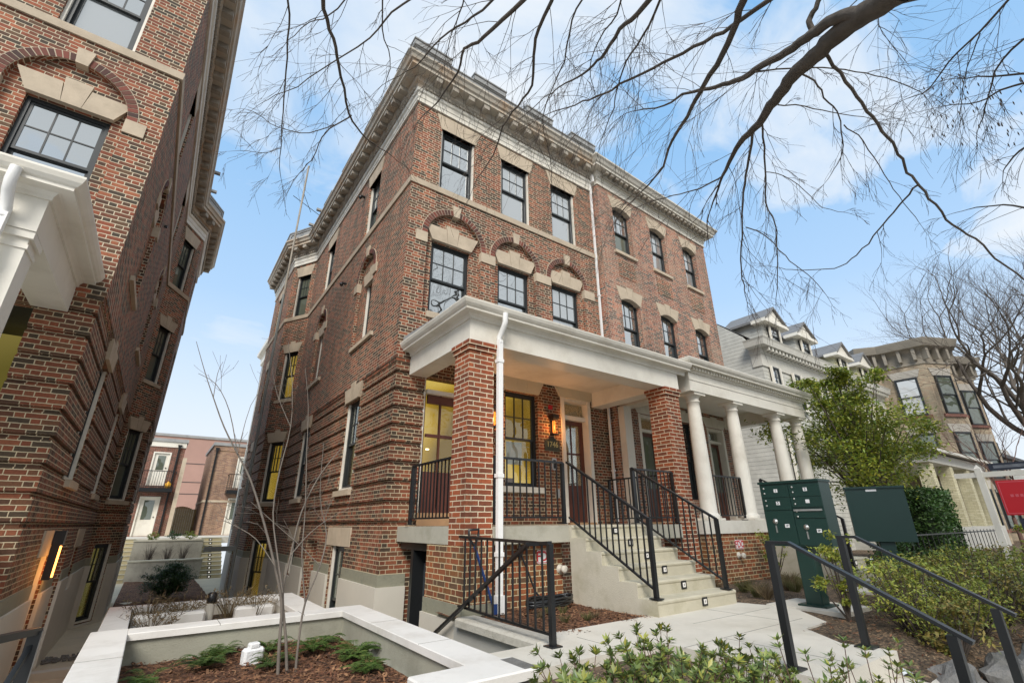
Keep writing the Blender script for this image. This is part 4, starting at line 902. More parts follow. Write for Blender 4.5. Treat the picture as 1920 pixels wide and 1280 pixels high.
# ------------------------------------------------------------------ things on and beside the house
BASE = HM
for k, (X, lb) in enumerate(((2.24, 'glowing black wall lantern left of the lit porch window, by the brick column'), (3.90, 'glowing black wall lantern above the number plaque'))):
    t = thing('wall_lantern', lb, 'lantern', tuple(HM @ Vector((X, 0, 1.9))), 'porch wall lanterns')
    q = MB(); q.M = FR(X, .04, 0, 1.9); q.box(-.045, .045, -.02, 0, .05, .42); q.box(-.085, .085, -.19, -.01, .38, .47); q.box(-.07, .07, -.175, -.02, 0, .03); q.box(-.06, .06, -.165, -.02, .355, .38)
    for a, b in ((-.065, -.17), (.055, -.17), (-.065, -.03), (.055, -.03)): q.box(a, a+.01, b, b+.01, .03, .36)
    q.build('cage', 'black', t)
    q = MB(); q.M = FR(X, .04, 0, 1.9); q.lathe([(.030, .06), (.034, .09), (.034, .30), (.028, .33)], (0, -.095, 0), 10); q.build('lamp_glass', 'amberg', t)
    q = MB(); q.M = FR(X, .04, 0, 1.9); q.lathe([(.006, .09), (.014, .11), (.014, .29), (.006, .31)], (0, -.095, 0), 8); q.build('bulb', 'bulb', t)
    l = bpy.data.lights.new('lantern_light', 'POINT'); l.energy = 6.5; l.color = (1, .42, .12); l.shadow_soft_size = .05; lo = bpy.data.objects.new('lantern_light', l); col.objects.link(lo); lo.location = HM @ Vector((X, -.20, 2.08)); 
t = thing('number_plaque', 'bronze number plaque reading 1746 beside the red-brown door', 'plaque', tuple(HM @ Vector((3.9, 0, 1.6))))
q = MB(); q.M = FR(3.9, .04, 0, 1.56); q.prism([(-.22, 0), (.22, 0), (.22, .22), (.14, .25), (0, .32), (-.14, .25), (-.22, .22)], -.018, 0); q.build('plate', 'brass', t)
text('number', '1746', .17, Matrix.Translation((3.9, .02, 1.70)) @ TXT, 'gold', t)
q = MB(); q.M = FR(3.93, .04, 0, 1.14); q.box(-.065, .065, -.03, 0, 0, .26); q.m = 1; q.box(-.035, .035, -.036, -.031, .03, .22); tag(q.build('intercom', ['steel', 'black']), 'grey door intercom below the number plaque', 'intercom')
q = MB(); q.M = FR(4.0, .04, 0, .55); q.box(-.05, .05, -.04, 0, 0, .18); tag(q.build('junction_box', 'steel'), 'small grey electrical box low on the wall behind the step railing', 'electrical box')
q = MB(); q.M = FR(3.88, .04, 0, 2.52); q.lathe([(0, 0), (.05, 0), (.05, .03), (0, .03)], (0, -.02, 0), 12); q.box(-.05, .05, -.04, 0, -.01, .09); tag(q.build('fire_alarm', 'red'), 'small red fire alarm above the lantern', 'fire alarm')
BASE = I4
t = thing('wall_light', 'black wall light with an amber strip as its glow on the bricks, low on the left house beside the sunken passage', 'wall light', (-4.2, 1.4, -.5))
q = MB(); q.box(-4.24, -4.12, 1.30, 1.46, -.20, -.02); q.box(-4.24, -4.15, 1.355, 1.41, -.65, -.2); q.build('housing', 'black', t)
q = MB(); q.box(-4.15, -4.13, 1.37, 1.395, -.62, -.22); q.build('lens', 'brick_glow', t)  # glowing strip stands in for the amber glow on the bricks
l = bpy.data.lights.new('passage_light', 'POINT'); l.energy = 7; l.color = (1, .42, .10); l.shadow_soft_size = .08; lo = bpy.data.objects.new('passage_light', l); col.objects.link(lo); lo.location = (-4.02, 1.38, -.5)
def cam_thing(p, lb):
    q = MB(); q.M = Matrix.Translation(p); q.box(-.10, .02, -.03, .03, -.02, .02); q.lathe([(0, 0), (.035, .005), (.05, .05), (.03, .09), (0, .1)], (-.1, 0, -.09), 10); tag(q.build('security_camera', 'black'), lb, 'security camera', 'wall cameras')
cam_thing(tuple(HM @ Vector((-.02, 3.6, 9.1))), 'black camera high on the side wall under the main cornice')
cam_thing(tuple(HM @ Vector((-.02, 4.4, 6.55))), 'black camera on the side wall between two arched windows')
cam_thing(tuple(HM @ (Matrix.Translation((-4.33, 0, 0)) @ Matrix.Rotation(math.pi, 4, 'Z') @ Vector((-.02, -3.9, 6.5)))), 'black camera on the left house wall between arched windows')
def facex(x, y, z): return Matrix.Translation((x, y, z)) @ Matrix.Rotation(R(-90), 4, 'Z') @ TXT
def fdc(X, Y, z, w_, lb):
    t = thing('fire_sign', lb, 'sign', (X, Y, z), 'red and white FDC signs')
    q = MB(); q.M = FR(X, Y, 0, z); a, b = w_/2, w_*.30
    q.prism([(-a, -b+.02), (-a+.02, -b), (a-.02, -b), (a, -b+.02), (a, b-.02), (a-.02, b), (-a+.02, b), (-a, b-.02)], -.008, 0)
    q.m = 1; q.prism([(-a+.008, -b+.02), (-a+.02, -b+.008), (a-.02, -b+.008), (a-.008, -b+.02), (a-.008, b-.02), (a-.02, b-.008), (-a+.02, b-.008), (-a+.008, b-.02)], -.0095, -.0079)
    q.m = 0; q.box(-a+.018, a-.018, -.0110, -.0094, -b+.018, b-.018); q.build('plate', ['signw', 'redtxt'], t)
    text('lettering', 'FDC', w_*.58, Matrix.Translation((X, Y-.012, z)) @ TXT, 'redtxt', t, .001)
fdc(1.39, -2.645, -.40, .29, 'white FDC sign in red letters behind the guard railing'); fdc(6.02, -2.845, -.37, .27, 'white FDC sign in red letters under the round white columns')
for X, Y, z, lb in ((1.66, -2.64, -.57, 'white capped pipe outlet on the brick below the porch window'), (5.95, -2.84, -.56, 'pale capped pipe outlet under the right FDC sign')):
    q = MB(); q.M = Matrix.Translation((X, Y, z)) @ Matrix.Rotation(R(90), 4, 'X'); q.lathe([(.06, 0), (.06, .015), (.035, .02), (.035, .07), (.05, .08), (.05, .12), (.02, .125)], (0, 0, 0), 14); tag(q.build('pipe_outlet', 'stuccoW'), lb, 'pipe outlet')
t = thing('shovel', 'blue shovel with black D-grip leaning behind the guard railing', 'shovel', (.36, -2.9, -.96))
a, b = Vector((.36, -2.93, -.93)), Vector((.08, -2.90, -.22))
q = MB(); q.tube([a, b], .017, 8); q.build('handle', 'blue', t)
q = MB(); c = b+Vector((-.01, 0, .06)); q.tube([b, c+Vector((-.07, 0, .03)), c+Vector((-.075, 0, .12)), c+Vector((.065, 0, .13)), c+Vector((.06, 0, .04)), b], .016, 8); q.build('grip', 'black', t)
q = MB(); q.slab([(.34, -2.95), (.39, -2.95), (.39, -2.94), (.34, -2.94)], -.97, -.86); q.build('blade', 'blue', t)
q = MB(); pts = []
for i in range(70):
    a = i*.5; pts.append((1.15+.38*math.cos(a)*(1+.2*math.sin(i)), -3.02+.16*math.sin(a), -.93+.0012*i+.012*math.sin(i*1.7)))
q.tube(pts, .016, 6); tag(q.build('garden_hose', 'black'), 'black garden hose coiled on the mulch behind the guard railing', 'hose')
q = MB(); q.tube([(.95, -2.67, -.35), (1.0, -2.72, -.5), (1.12, -2.75, -.8), (1.2, -2.85, -.93)], .013, 6); q.lathe([(.03, 0), (.03, .05), (.05, .06), (.05, .08)], (.93, -2.70, -.36), 8); tag(q.build('hose_tap', 'black'), 'garden tap with black hose on the wall under the porch', 'tap')
q = MB(); q.lathe([(.0, 0), (.03, .0), (.03, .09), (.012, .12), (.012, .15), (0, .15)], tuple(HM @ Vector((.72, -.12, 3.55))), 10); tag(q.build('spray_bottle', 'lime'), 'lime yellow bottle left on the porch roof edge', 'bottle')
# marker block in the planter
t = thing('white_block', 'small chalky white capped block in the fern planter', 'marker block', (-2.15, -2.62, -1.15))
q = MB(); q.M = FR(-2.15, -2.62, 12, -1.16); q.bbox(-.09, .09, -.05, .05, 0, .13, .02); q.build('body', 'capw', t)
q = MB(); q.M = FR(-2.15, -2.62, 12, -1.16); q.bbox(-.045, .045, -.04, .04, .13, .17, .012); q.build('cap', 'capw', t)
# ------------------------------------------------------------------ mailboxes
def cluster(lb, x, y, ang, doors):
    t = thing('mailbox_cluster', lb, 'mailbox', (x, y, -.965), 'green cluster mailboxes')
    F = FR(x, y, ang-90); Wd, Dp, z0, z1 = .77, .33, -.27, .55
    q = MB(); q.M = F; q.box(0, Wd, .012, Dp, z0, z1-.03); q.build('cabinet', 'green', t)
    q = MB(); q.M = F; q.box(-.012, Wd+.012, -.012, Dp+.012, z1-.03, z1); q.build('lid', 'green', t)
    q = MB(); q.M = F; q.bbox(Wd/2-.10, Wd/2+.10, Dp/2-.10, Dp/2+.10, -.95, z0, .01); q.build('post', 'green', t)
    q = MB(); q.M = F; q.box(Wd/2-.17, Wd/2+.17, Dp/2-.17, Dp/2+.17, -.962, -.935); q.build('base_plate', 'green', t)
    if doors:
        H_ = z1-.03-z0; zt = z1-.045; g = .006; half = Wd/2
        rows = [(0, .008, half-.012, .155, '1'), (0, .17, half-.012, .155, '2'), (0, .335, half-.012, .42, '1P'), (1, .008, half-.012, .155, '3'), (1, .17, half-.012, .125, ''), (1, .345, half-.012, .085, None), (1, .44, half-.012, .315, '2P')]
        for c, dz, w_, h_, n_ in rows:
            u = .012+c*(half-.004); q = MB(); q.M = F; q.box(u, u+w_, 0, .0125, zt-dz-h_, zt-dz); d = q.build('mail_door', 'green', t)
            if n_ is not None:
                big = n_.endswith('P'); q = MB(); q.M = F; uc = u+w_*(.55 if not big else .72); zc = zt-dz-h_*(.45 if not big else .45); sz = .024 if not big else .028
                q.box(uc-sz, uc+sz, -.003, .001, zc-.022, zc+.022); q.build('number_label', 'signw', d)
                if n_: text('number', n_, .045 if not big else .034, Matrix.Translation((0, 0, 0)) @ F @ Matrix.Translation((uc, -.0045, zc)) @ TXT, 'black', d, .0005)
            q = MB()
            if n_ and n_.endswith('P'):
                q.M = F @ Matrix.Translation((u+w_*.33, .0, zt-dz-h_*.32)) @ Matrix.Rotation(R(90), 4, 'X'); q.lathe([(.0, .0), (.034, .0), (.034, .006), (.02, .008), (.02, .012), (0, .012)], (0, 0, 0), 14); q.M = F; q.box(u+w_*.31, u+w_*.35, -.01, .001, zt-dz-h_*.32-.14, zt-dz-h_*.32-.05); q.build('lock', 'steel', d)
            else:
                for s_ in (-.03, .035):
                    q.M = F @ Matrix.Translation((u+.045, .0, zt-dz-h_*.45+s_)) @ Matrix.Rotation(R(90), 4, 'X'); q.lathe([(.0, .0), (.012, .0), (.012, .006), (0, .008)], (0, 0, 0), 10)
                q.build('lock', 'steel', d)
        q = MB(); q.M = F; q.box(half+.02, Wd-.02, -.012, .001, zt-.345, zt-.322); q.build('slot_flap', 'steel', t)
    else:
        q = MB(); q.M = F; q.box(.28, .42, .009, .0125, z1-.075, z1-.045); q.build('sticker', 'signw', t)
cluster('dark green cluster mailbox with numbered doors, front of the pair', 3.70, -4.64, 0, True)
cluster('plain dark green mailbox cabinet without doors, behind the numbered one', 5.98, -4.86, 22, False)
ground('mailbox_pad', [[(3.5, -4.55), (4.3, -4.55), (4.3, -5.45), (3.5, -5.45)], [(5.7, -4.6), (6.7, -4.6), (6.7, -5.8), (5.7, -5.8)]], 'path', -.955, -1.1)
ground('side_path', [[(8.6, -4.26), (7.25, -4.26), (7.25, -7.3), (8.6, -7.3)], [(8.6, -5.3), (30, -5.3), (30, -6.3), (8.6, -6.3)]], 'path', -.95, -1.1)
# ------------------------------------------------------------------ realtor sign
t = thing('yard_sign', 'white post yard sign holding a red panel at the right edge', 'sign', (10.69, -5.70, -1))
q = MB(); q.M = FR(10.69, -5.70, 0); q.box(-.05, .05, -.05, .05, -1.0, 1.04); q.add([(-.05, -.05, 1.04), (.05, -.05, 1.04), (.05, .05, 1.04), (-.05, .05, 1.04), (0, 0, 1.12)], [(0, 1, 4), (1, 2, 4), (2, 3, 4), (3, 0, 4)]); q.build('post', 'white', t)
q = MB(); q.box(10.655, 10.725, -7.1, -5.30, .86, .96); q.build('arm', 'white', t)
q = MB(); q.box(10.68, 10.70, -6.75, -5.90, .12, .78); q.m = 1
for a, b, c, d in ((-6.73, -5.92, .74, .755), (-6.73, -5.92, .145, .16), (-6.73, -6.715, .16, .74), (-5.935, -5.92, .16, .74)): q.box(10.677, 10.681, a, b, c, d)
q.m = 2
for k in range(9): q.box(10.677, 10.681, -6.05-.07*k-.045, -6.05-.07*k, .46, .51)
q.build('panel', ['red', 'pinkline', 'pinkline'], t)
q = MB(); q.box(10.68, 10.70, -6.75, -5.88, .98, 1.12); q.m = 1; q.box(10.677, 10.681, -6.6, -5.95, 1.02, 1.08); q.build('rider_panel', ['navy', 'greyline'], t)
q = MB(); q.box(10.68, 10.70, -6.75, -6.05, -.16, .06); q.build('lower_panel', 'navy', t)
text('lettering', 'R', .13, facex(10.676, -6.15, -.03), 'signw', t)
# ------------------------------------------------------------------ masts and rear buildings
p = atY(470, 880, 7.6); t = thing('mast', 'tall grey pipe mast rising past the bay to above the roof', 'mast', (p.x, p.y, -2.1))
q = MB(); q.tube([(p.x, p.y, -2.1), (p.x, p.y, 7.2)], .04, 8); q.build('lower_pipe', 'steelp', t)
q = MB(); q.tube([(p.x, p.y, 7.2), (p.x+.02, p.y, 12.6)], .032, 8); q.build('upper_pipe', 'whiteW', t)
q = MB(); q.tube([(p.x-.3, p.y, 11.1), (p.x+.7, p.y+.2, 10.8)], .012, 5); q.tube([(p.x, p.y, 11.4), (p.x+.4, p.y+.2, 10.8)], .010, 5); q.build('aerial', 'black', t)
q = MB(); q.box(p.x-.75, p.x, p.y-.04, p.y+.04, -.62, -.5); q.build('bracket', 'steelp', t)
t = thing('rear_wing', 'white clapboard rear wing seen behind the brick bay', 'house wing', (-.9, 15, -2.1))
q = MB(); q.box(-.22, 5, 11.95, 17.7, -2.2, 7.6); q.build('wall', 'siding', t)
q = MB(); q.sweep([(2, 11.95), (-.22, 11.95), (-.22, 17.7)], [(0, 7.55), (.1, 7.6), (.12, 7.9), (.3, 8.0), (.32, 8.15), (0, 8.2)]); q.box(-.18, 5, 12, 17.7, 7.6, 8.1); q.build('cornice', 'white', t)
for Y in (13.0, 15.6):
    for z in (-.2, 2.1, 4.9): window(t, FR(-.23, Y+.45, -90), 0, .9, z, z+1.7, -.10, 'glassD', 'glassD', trim=.05)
def carriage(lb, x0, x1, y0, door_u, bal, mirror, nm):
    t = thing('carriage_house', lb, 'building', (x0, y0, -.5))
    q = MB(); wall(q, [(door_u, door_u+.95, -.5, 1.55), (door_u+.1, door_u+.95, 2.15, 4.0)], x0, x1, -.52, 4.6, y0, y0+.3); q.box(x0, x0+.3, y0+.3, y0+6, -.52, 4.6); q.box(x1-.3, x1, y0+.3, y0+6, -.52, 4.6); q.build('wall', nm, t)
    q = MB(); q.box(x0-.08, x1+.08, y0-.1, y0+6.1, 4.6, 4.78); q.m = 1; q.box(x0-.02, x1+.02, y0-.04, y0-.001, 4.3, 4.6); q.build('roof', ['slate', 'white' if not mirror else nm], t)
    for z0, z1 in ((-.5, 1.55), (2.15, 4.0)):
        u = door_u+(.1 if z0 > 0 else 0)
        q = MB(); q.box(u+.02, door_u+.93, y0+.06, y0+.12, z0, z1-.02); q.box(u, u+.07, y0-.02, y0+.1, z0, z1); q.box(door_u+.88, door_u+.95, y0-.02, y0+.1, z0, z1); q.box(u, door_u+.95, y0-.021, y0+.1, z1-.07, z1); d = q.build('door', 'white', t)
        q = MB(); q.box(u+.25, door_u+.72, y0+.045, y0+.059, z0+.85, z1-.2); q.build('pane', 'glassD', d)
        q = MB(); q.lathe([(0, 0), (.03, .0), (.03, .05), (0, .05)], (door_u+.82, y0+.03, z0+.95), 8); q.build('handle', 'black', d)
    q = MB(); q.box(bal[0], bal[1], y0-.75, y0, 1.78, 1.98); 
    q.bar((bal[0], y0-.73, 2.88), (bal[1], y0-.73, 2.88), .04); q.bar((bal[0], y0-.73, 2.06), (bal[1], y0-.73, 2.06), .03)
    n = int((bal[1]-bal[0])/.11)
    for i in range(n+1): q.bar((bal[0]+(bal[1]-bal[0])*i/n, y0-.73, 1.98), (bal[0]+(bal[1]-bal[0])*i/n, y0-.73, 2.88), .018)
    for s_ in bal: q.bar((s_, y0-.73, 2.88), (s_, y0, 2.88), .03); q.bar((s_, y0-.4, 1.98), (s_, y0-.4, 2.88), .018)
    q.build('balcony', 'black', t)
    q = MB(); X = (x1-.35) if not mirror else x0+.1; q.box(X, X+.09, y0-.10, y0-.01, -.5, 4.3); q.prism([(X-.06, 4.45), (X, 4.2), (X+.09, 4.2), (X+.15, 4.45)], y0-.14, y0-.01); q.build('downspout', 'black', t)
    return t
cl = carriage('small red brick carriage house with white doors and balcony, left behind the rear stairs', -6.5, -2.42, 26, -3.98, (-4.6, -2.6), False, 'brickFar')
q = MB(); q.box(-2.44, -2.24, 25.6, 27, -.5, 3.7); q.build('pilaster', 'stone', cl)
q = MB(); q.lathe([(0, 0), (.12, .0), (.14, .25), (.06, .3), (.05, .36), (0, .36)], (-2.85, 25.6, 2.0), 10); tag(q.build('watering_can', 'yellow'), 'yellow can on the left rear balcony', 'can')
cr = carriage('tan and red brick carriage house with dark downspout, right behind the rear stairs', -.95, 4, 26, .3, (.05, 1.5), True, 'brickTanR')
q = MB(); q.box(-.97, 4.02, 25.97, 26.0, 1.30, 1.42); q.box(-.98, -.95, 26, 32, 1.30, 1.42); q.build('stone_band', 'stone', cr)
t = thing('warehouse', 'long pink painted building behind the carriage houses', 'building', (0, 44, -.5))
q = MB(); q.box(-30, 30, 44, 60, 1.35, 7.5); q.build('wall', 'pink', t); q = MB(); q.box(-30, 30, 43.98, 60, -.6, 1.35); q.build('base', 'stuccoW', t); q = MB(); q.box(-30, 30, 43.9, 60, 7.5, 7.72); q.build('roof_edge', 'slate', t)
q = MB()
for z in (2.6, 3.6, 5.2): q.box(-30, 30, 43.97, 44.0, z, z+.05)
q.build('joint_line', 'roofdark', t)
t = thing('wooden_gate', 'brown wooden yard gate between the two carriage houses', 'gate', (-1.6, 30, -.5))
q = MB()
for i in range(14): q.box(-2.3+.12*i, -2.3+.12*i+.112, 30, 30.03, -.5, 1.05+.12*math.sin(math.pi*i/8) if i < 9 else 1.0)
q.bar((-2.25, 29.97, -.3), (-1.3, 29.97, .9), .09, .03); q.build('boards', 'woodfence', t)
# ------------------------------------------------------------------ neighbours to the right
def dormer(parent, xc, y0, z0, w_, h_, peak, sid, deep=1.6):
    d = MB(); d.box(xc-w_/2, xc+w_/2, y0, y0+deep, z0, z0+h_); o = d.build('dormer', sid, parent)
    q = MB(); e = .22
    for s_ in (-1, 1):
        q.add([(xc, y0-.3, peak), (xc+s_*(w_/2+e), y0-.3, z0+h_), (xc+s_*(w_/2+e), y0+deep, z0+h_), (xc, y0+deep, peak), (xc, y0-.3, peak-.1), (xc+s_*(w_/2+e), y0-.3, z0+h_-.1), (xc+s_*(w_/2+e), y0+deep, z0+h_-.1), (xc, y0+deep, peak-.1)],
              [(0, 1, 2, 3), (7, 6, 5, 4), (0, 4, 5, 1), (1, 5, 6, 2)])
    q.build('roof', 'shingle', o)
    q = MB(); q.prism([(xc-w_/2-e, z0+h_-.1), (xc+w_/2+e, z0+h_-.1), (xc, peak-.06)], y0-.2, y0-.1); q.box(xc-w_/2-e-.02, xc+w_/2+e+.02, y0-.3, y0+.3, z0+h_-.16, z0+h_-.02); q.build('pediment', 'white', o)
    wn = window(o, FR(xc-w_*.28, y0-.03, 0), 0, w_*.56, z0+.12, z0+h_-.22, -.09, 'glassW', 'glassW', trim=.05, cols=2); 
def rowhouse(lb, x0, x1, sid, doms, eave, wins, gable=True):
    t = thing('frame_house', lb, 'house', ((x0+x1)/2, 0, -1))
    q = MB(); q.box(x0, x1, 0, 11, -1.2, eave); q.add([(x0, 0, eave), (x0, 11, eave), (x0, 11, eave+1.9), (x0, 1.7, eave+1.9), (x0, .6, eave+.9), (x0+.15, 0, eave), (x0+.15, 11, eave), (x0+.15, 11, eave+1.9), (x0+.15, 1.7, eave+1.9), (x0+.15, .6, eave+.9)], [(0, 1, 2, 3, 4)[::-1], (5, 6, 7, 8, 9), (0, 5, 9, 4)[::-1], (4, 9, 8, 3)[::-1], (3, 8, 7, 2)[::-1]]); q.build('wall', sid, t)
    q = MB(); q.sweep([(x1, 0), (x0, 0), (x0, .35)], [(0, eave-.5), (.04, eave-.5), (.05, eave-.02), (.10, eave), (.10, eave+.2), (.38, eave+.22), (.42, eave+.42), (.46, eave+.5), (0, eave+.55)])
    x = x0+.1
    while x < x1-.1: q.box(x, x+.10, -.33, -.09, eave+.06, eave+.215); x += .28
    q.build('cornice', 'whitec', t)
    q = MB(); q.add([(x0+.15, .05, eave+.5), (x1, .05, eave+.5), (x1, 1.6, eave+1.85), (x0+.15, 1.6, eave+1.85), (x1, 11, eave+1.9), (x0+.15, 11, eave+1.9)], [(0, 1, 2, 3), (3, 2, 4, 5)]); q.build('roof', 'shingle', t)
    for xc in doms: dormer(t, xc, .10, eave+.55, 1.5, 1.1, eave+2.35, sid)
    for a, b, c, d in wins: window(t, I4, a, b, c, d, -.10, 'glass', 'glass', trim=.07, cols=2)
    return t
wh = rowhouse('white clapboard house with two dormers next to the orange brick house', 14.6, 21.1, 'siding', (16.2, 18.95), 6.1, [(15.0, 15.75, 4.1, 5.65), (16.75, 17.5, 4.1, 5.65), (19.2, 19.9, 4.1, 5.65), (15.2, 16.0, 1.0, 3.0)])
window(wh, FR(14.6, 3.6, -90), 0, .8, 0.6, 2.4, -.10, 'glass', 'glass', trim=.07)
rowhouse('cream clapboard house with two dormers behind the green tree', 21.2, 27.2, 'sidingY', (22.9, 25.6), 6.0, [(21.8, 22.6, 3.6, 5.4), (23.8, 24.6, 3.6, 5.4), (25.6, 26.4, 3.6, 5.4)])
t = thing('gabled_house', 'pale gabled roof with dark ridge rising behind the cream house', 'house', (28, 14, -1))
q = MB(); q.prism([(22, -1), (34, -1), (34, 11), (28, 14.8), (22, 11)], 13, 24); q.build('wall', 'siding', t)
q = MB(); 
for s_ in (-1, 1): q.add([(28, 12.5, 15.0), (28+s_*6.6, 12.5, 10.8), (28+s_*6.6, 24, 10.8), (28, 24, 15.0), (28, 12.5, 14.75), (28+s_*6.6, 12.5, 10.55), (28+s_*6.6, 24, 10.55), (28, 24, 14.75)], [(0, 1, 2, 3), (7, 6, 5, 4), (0, 4, 5, 1), (1, 5, 6, 2)])
q.build('roof', 'roofdark', t)
# tan house with two bays
t = thing('tan_house', 'tan masonry house with two rounded bays and bracketed cornices', 'house', (32, 0, -1))
q = MB(); q.box(26.9, 45, .3, 12, -1.2, 8.0); q.build('wall', 'brickTan', t)
bayp = [(26.9, .8), (27.6, -.15), (27.8, -2.0), (29.2, -2.7), (30.8, -2.1), (31.1, .3)]
for dx, dy in ((0, 0), (5.1, .1)):
    P_ = [(x+dx, y+dy) for x, y in bayp]
    q = MB(); q.slab(P_, -1.2, 7.7); o = q.build('bay', 'brickTan', t)
    q = MB(); q.sweep(P_[::-1], [(-.3, 7.65), (.05, 7.65), (.05, 7.75), (.0, 7.78), (.02, 8.35), (.12, 8.45), (.45, 8.5), (.5, 8.62), (.58, 8.82), (.6, 8.9), (-.3, 8.98)]); q.slab([(x, y+.1) for x, y in P_], 8.3, 8.95)
    for x, y, a in frames_on_path(P_[::-1], .62, .25):
        q.M = FR(x, y, a); q.prism([(-.06, 7.85), (.06, 7.85), (.08, 8.48), (-.08, 8.48)], -.32, -.02); q.M = I4
    q.build('cornice', 'browncorn', o)
    for i in range(1, 4):
        (xa, ya), (xb_, yb) = P_[i], P_[i+1]
        L = math.hypot(xb_-xa, yb-ya); ang = math.degrees(math.atan2(yb-ya, xb_-xa)); c = L/2; hw = .48 if L > 1.2 else .35
        for za, zb in ((5.0, 7.0), (2.1, 4.1), (-.4, 1.4)):
            F = FR(xa, ya, ang); window(o, F, c-hw, c+hw, za, zb, -.12, 'blind' if (i == 1 and za == 5.0) else 'glassD', 'blind' if (i == 1 and za == 5.0) else 'glassD', cols=1, rows=1)
            q = MB(); q.M = F; q.prism([(c-hw-.05, zb), (c+hw+.05, zb), (c+hw+.2, zb+.4), (c-hw-.2, zb+.4)], -.05, .02); q.build('lintel', 'greystone2', o)
            q = MB(); q.M = F; q.box(c-hw-.15, c+hw+.15, -.1, .02, za-.15, za); q.build('sill', 'redstone', o)
# neighbour porch
t = thing('porch_roof', 'pale porch roof on brick pillars in front of the tan and cream houses', 'porch', (24, -2.6, -1))
q = MB(); q.box(19.0, 27.0, -3.0, 0, 2.0, 2.35); q.add([(18.7, -3.3, 2.35), (27.2, -3.3, 2.35), (27.2, 0, 3.1), (18.7, 0, 3.1), (18.7, -3.3, 2.45), (27.2, -3.3, 2.45), (27.2, 0, 3.2), (18.7, 0, 3.2)], [(3, 2, 1, 0), (4, 5, 6, 7), (0, 1, 5, 4), (1, 2, 6, 5), (3, 0, 4, 7)]); q.build('roof', 'whitec', t)
for X in (19.4, 21.8, 24.2, 26.6):
    q = MB(); q.box(X-.2, X+.2, -2.95, -2.55, -1.1, 2.0); q.build('pillar', 'creambrick', t)
q = MB(); q.box(19.0, 27.0, -3.0, 0, -1.1, -.2); q.build('floor', 'stucco', t)
t = thing('distant_house', 'grey roofed low house far down the street at the right edge', 'house', (60, 2, -1))
q = MB(); q.prism([(48, -1), (66, -1), (66, 4.2), (62, 6.2), (48, 5.6)], 1, 12); q.build('wall', 'siding', t); q = MB(); q.box(47.5, 66.4, .6, 12.4, 5.2, 5.5); q.build('roof_edge', 'roofdark', t)
t = thing('iron_fence', 'low black iron fence beyond the green mailboxes', 'fence', (12, -3.4, -1))
q = MB(); q.bar((9.0, -4.6, -.25), (16.5, -4.6, -.25), .03); q.bar((9.0, -4.6, -.85), (16.5, -4.6, -.85), .03)
for i in range(22): q.bar((9.0+.34*i, -4.6, -1), (9.0+.34*i, -4.6, -.2), .014)
q.build('pickets', 'black', t)
# ------------------------------------------------------------------ vegetation
rnd = random.Random(11)
def rv(s=1.0): return Vector((rnd.gauss(0, s), rnd.gauss(0, s), rnd.gauss(0, s)))
def smooth_path(P, k=3):                     # Catmull-Rom through (point, radius)
    out = []
    for i in range(len(P)-1):
        p0 = P[max(i-1, 0)]; p1 = P[i]; p2 = P[i+1]; p3 = P[min(i+2, len(P)-1)]
        for j in range(k):
            t = j/k
            q = .5*((2*p1[0])+(p2[0]-p0[0])*t+(2*p0[0]-5*p1[0]+4*p2[0]-p3[0])*t*t+(3*p1[0]-p0[0]-3*p2[0]+p3[0])*t**3)
            out.append((q, p1[1]+(p2[1]-p1[1])*t))
    return out+[P[-1]]
def twig(q, p, d, L, r, lvl, sides=3, droop=.30, wig=.20, kids=(3, 3, 3)):
    n = 7 if lvl > 0 else 5; pts = [p]; c = p.copy(); d = d.normalized()
    for i in range(n):
        d = (d+rv(wig*.45)+Vector((0, 0, -droop*.25))).normalized(); c = c+d*(L/n); pts.append(c.copy())
    q.tube(pts, [max(r*(1-.75*i/n), .0016) for i in range(n+1)], sides, False, True)
    if lvl > 0:
        for k in range(kids[min(lvl, 3)-1]):
            i = rnd.randint(1, n-1); b = (pts[i+1]-pts[i]).normalized(); s = b.cross(rv()).normalized()
            twig(q, pts[i].lerp(pts[i+1], rnd.random()), b*1.0+s*rnd.uniform(.35, .8)-Vector((0, 0, .12)), L*rnd.uniform(.35, .75), r*.62, lvl-1, 3, droop, wig, kids)
def grow(q, tw, p, d, L, r, lvl, spread=.55, up=.12):
    n = 5; pts = [p]; c = p.copy(); d = d.normalized()
    for i in range(n):
        d = (d+rv(.10)+Vector((0, 0, up*.3))).normalized(); c = c+d*(L/n); pts.append(c.copy())
    r1 = r*.62
    (q if lvl > 2 else tw).tube(pts, [r+(r1-r)*i/n for i in range(n+1)], 8 if lvl > 3 else (5 if lvl > 1 else 3), False, True)
    if lvl == 0: return
    k = 3 if lvl > 1 else 4
    for j in range(k):
        s = d.cross(rv()).normalized(); f = 1.0 if j < 2 else rnd.uniform(.35, .8); i = min(int(f*n), n-1)
        grow(q, tw, pts[i].lerp(pts[i+1], f*n-i) if f < 1 else pts[-1], d*(1-.25*spread)+s*spread*rnd.uniform(.7, 1.3), L*rnd.uniform(.62, .86), r1*(.9 if j < 2 else .6), lvl-1, spread, up)
def px(side, x, y): return ((1120 if side == 'R' else 440)+x/2.37, y/2.37)
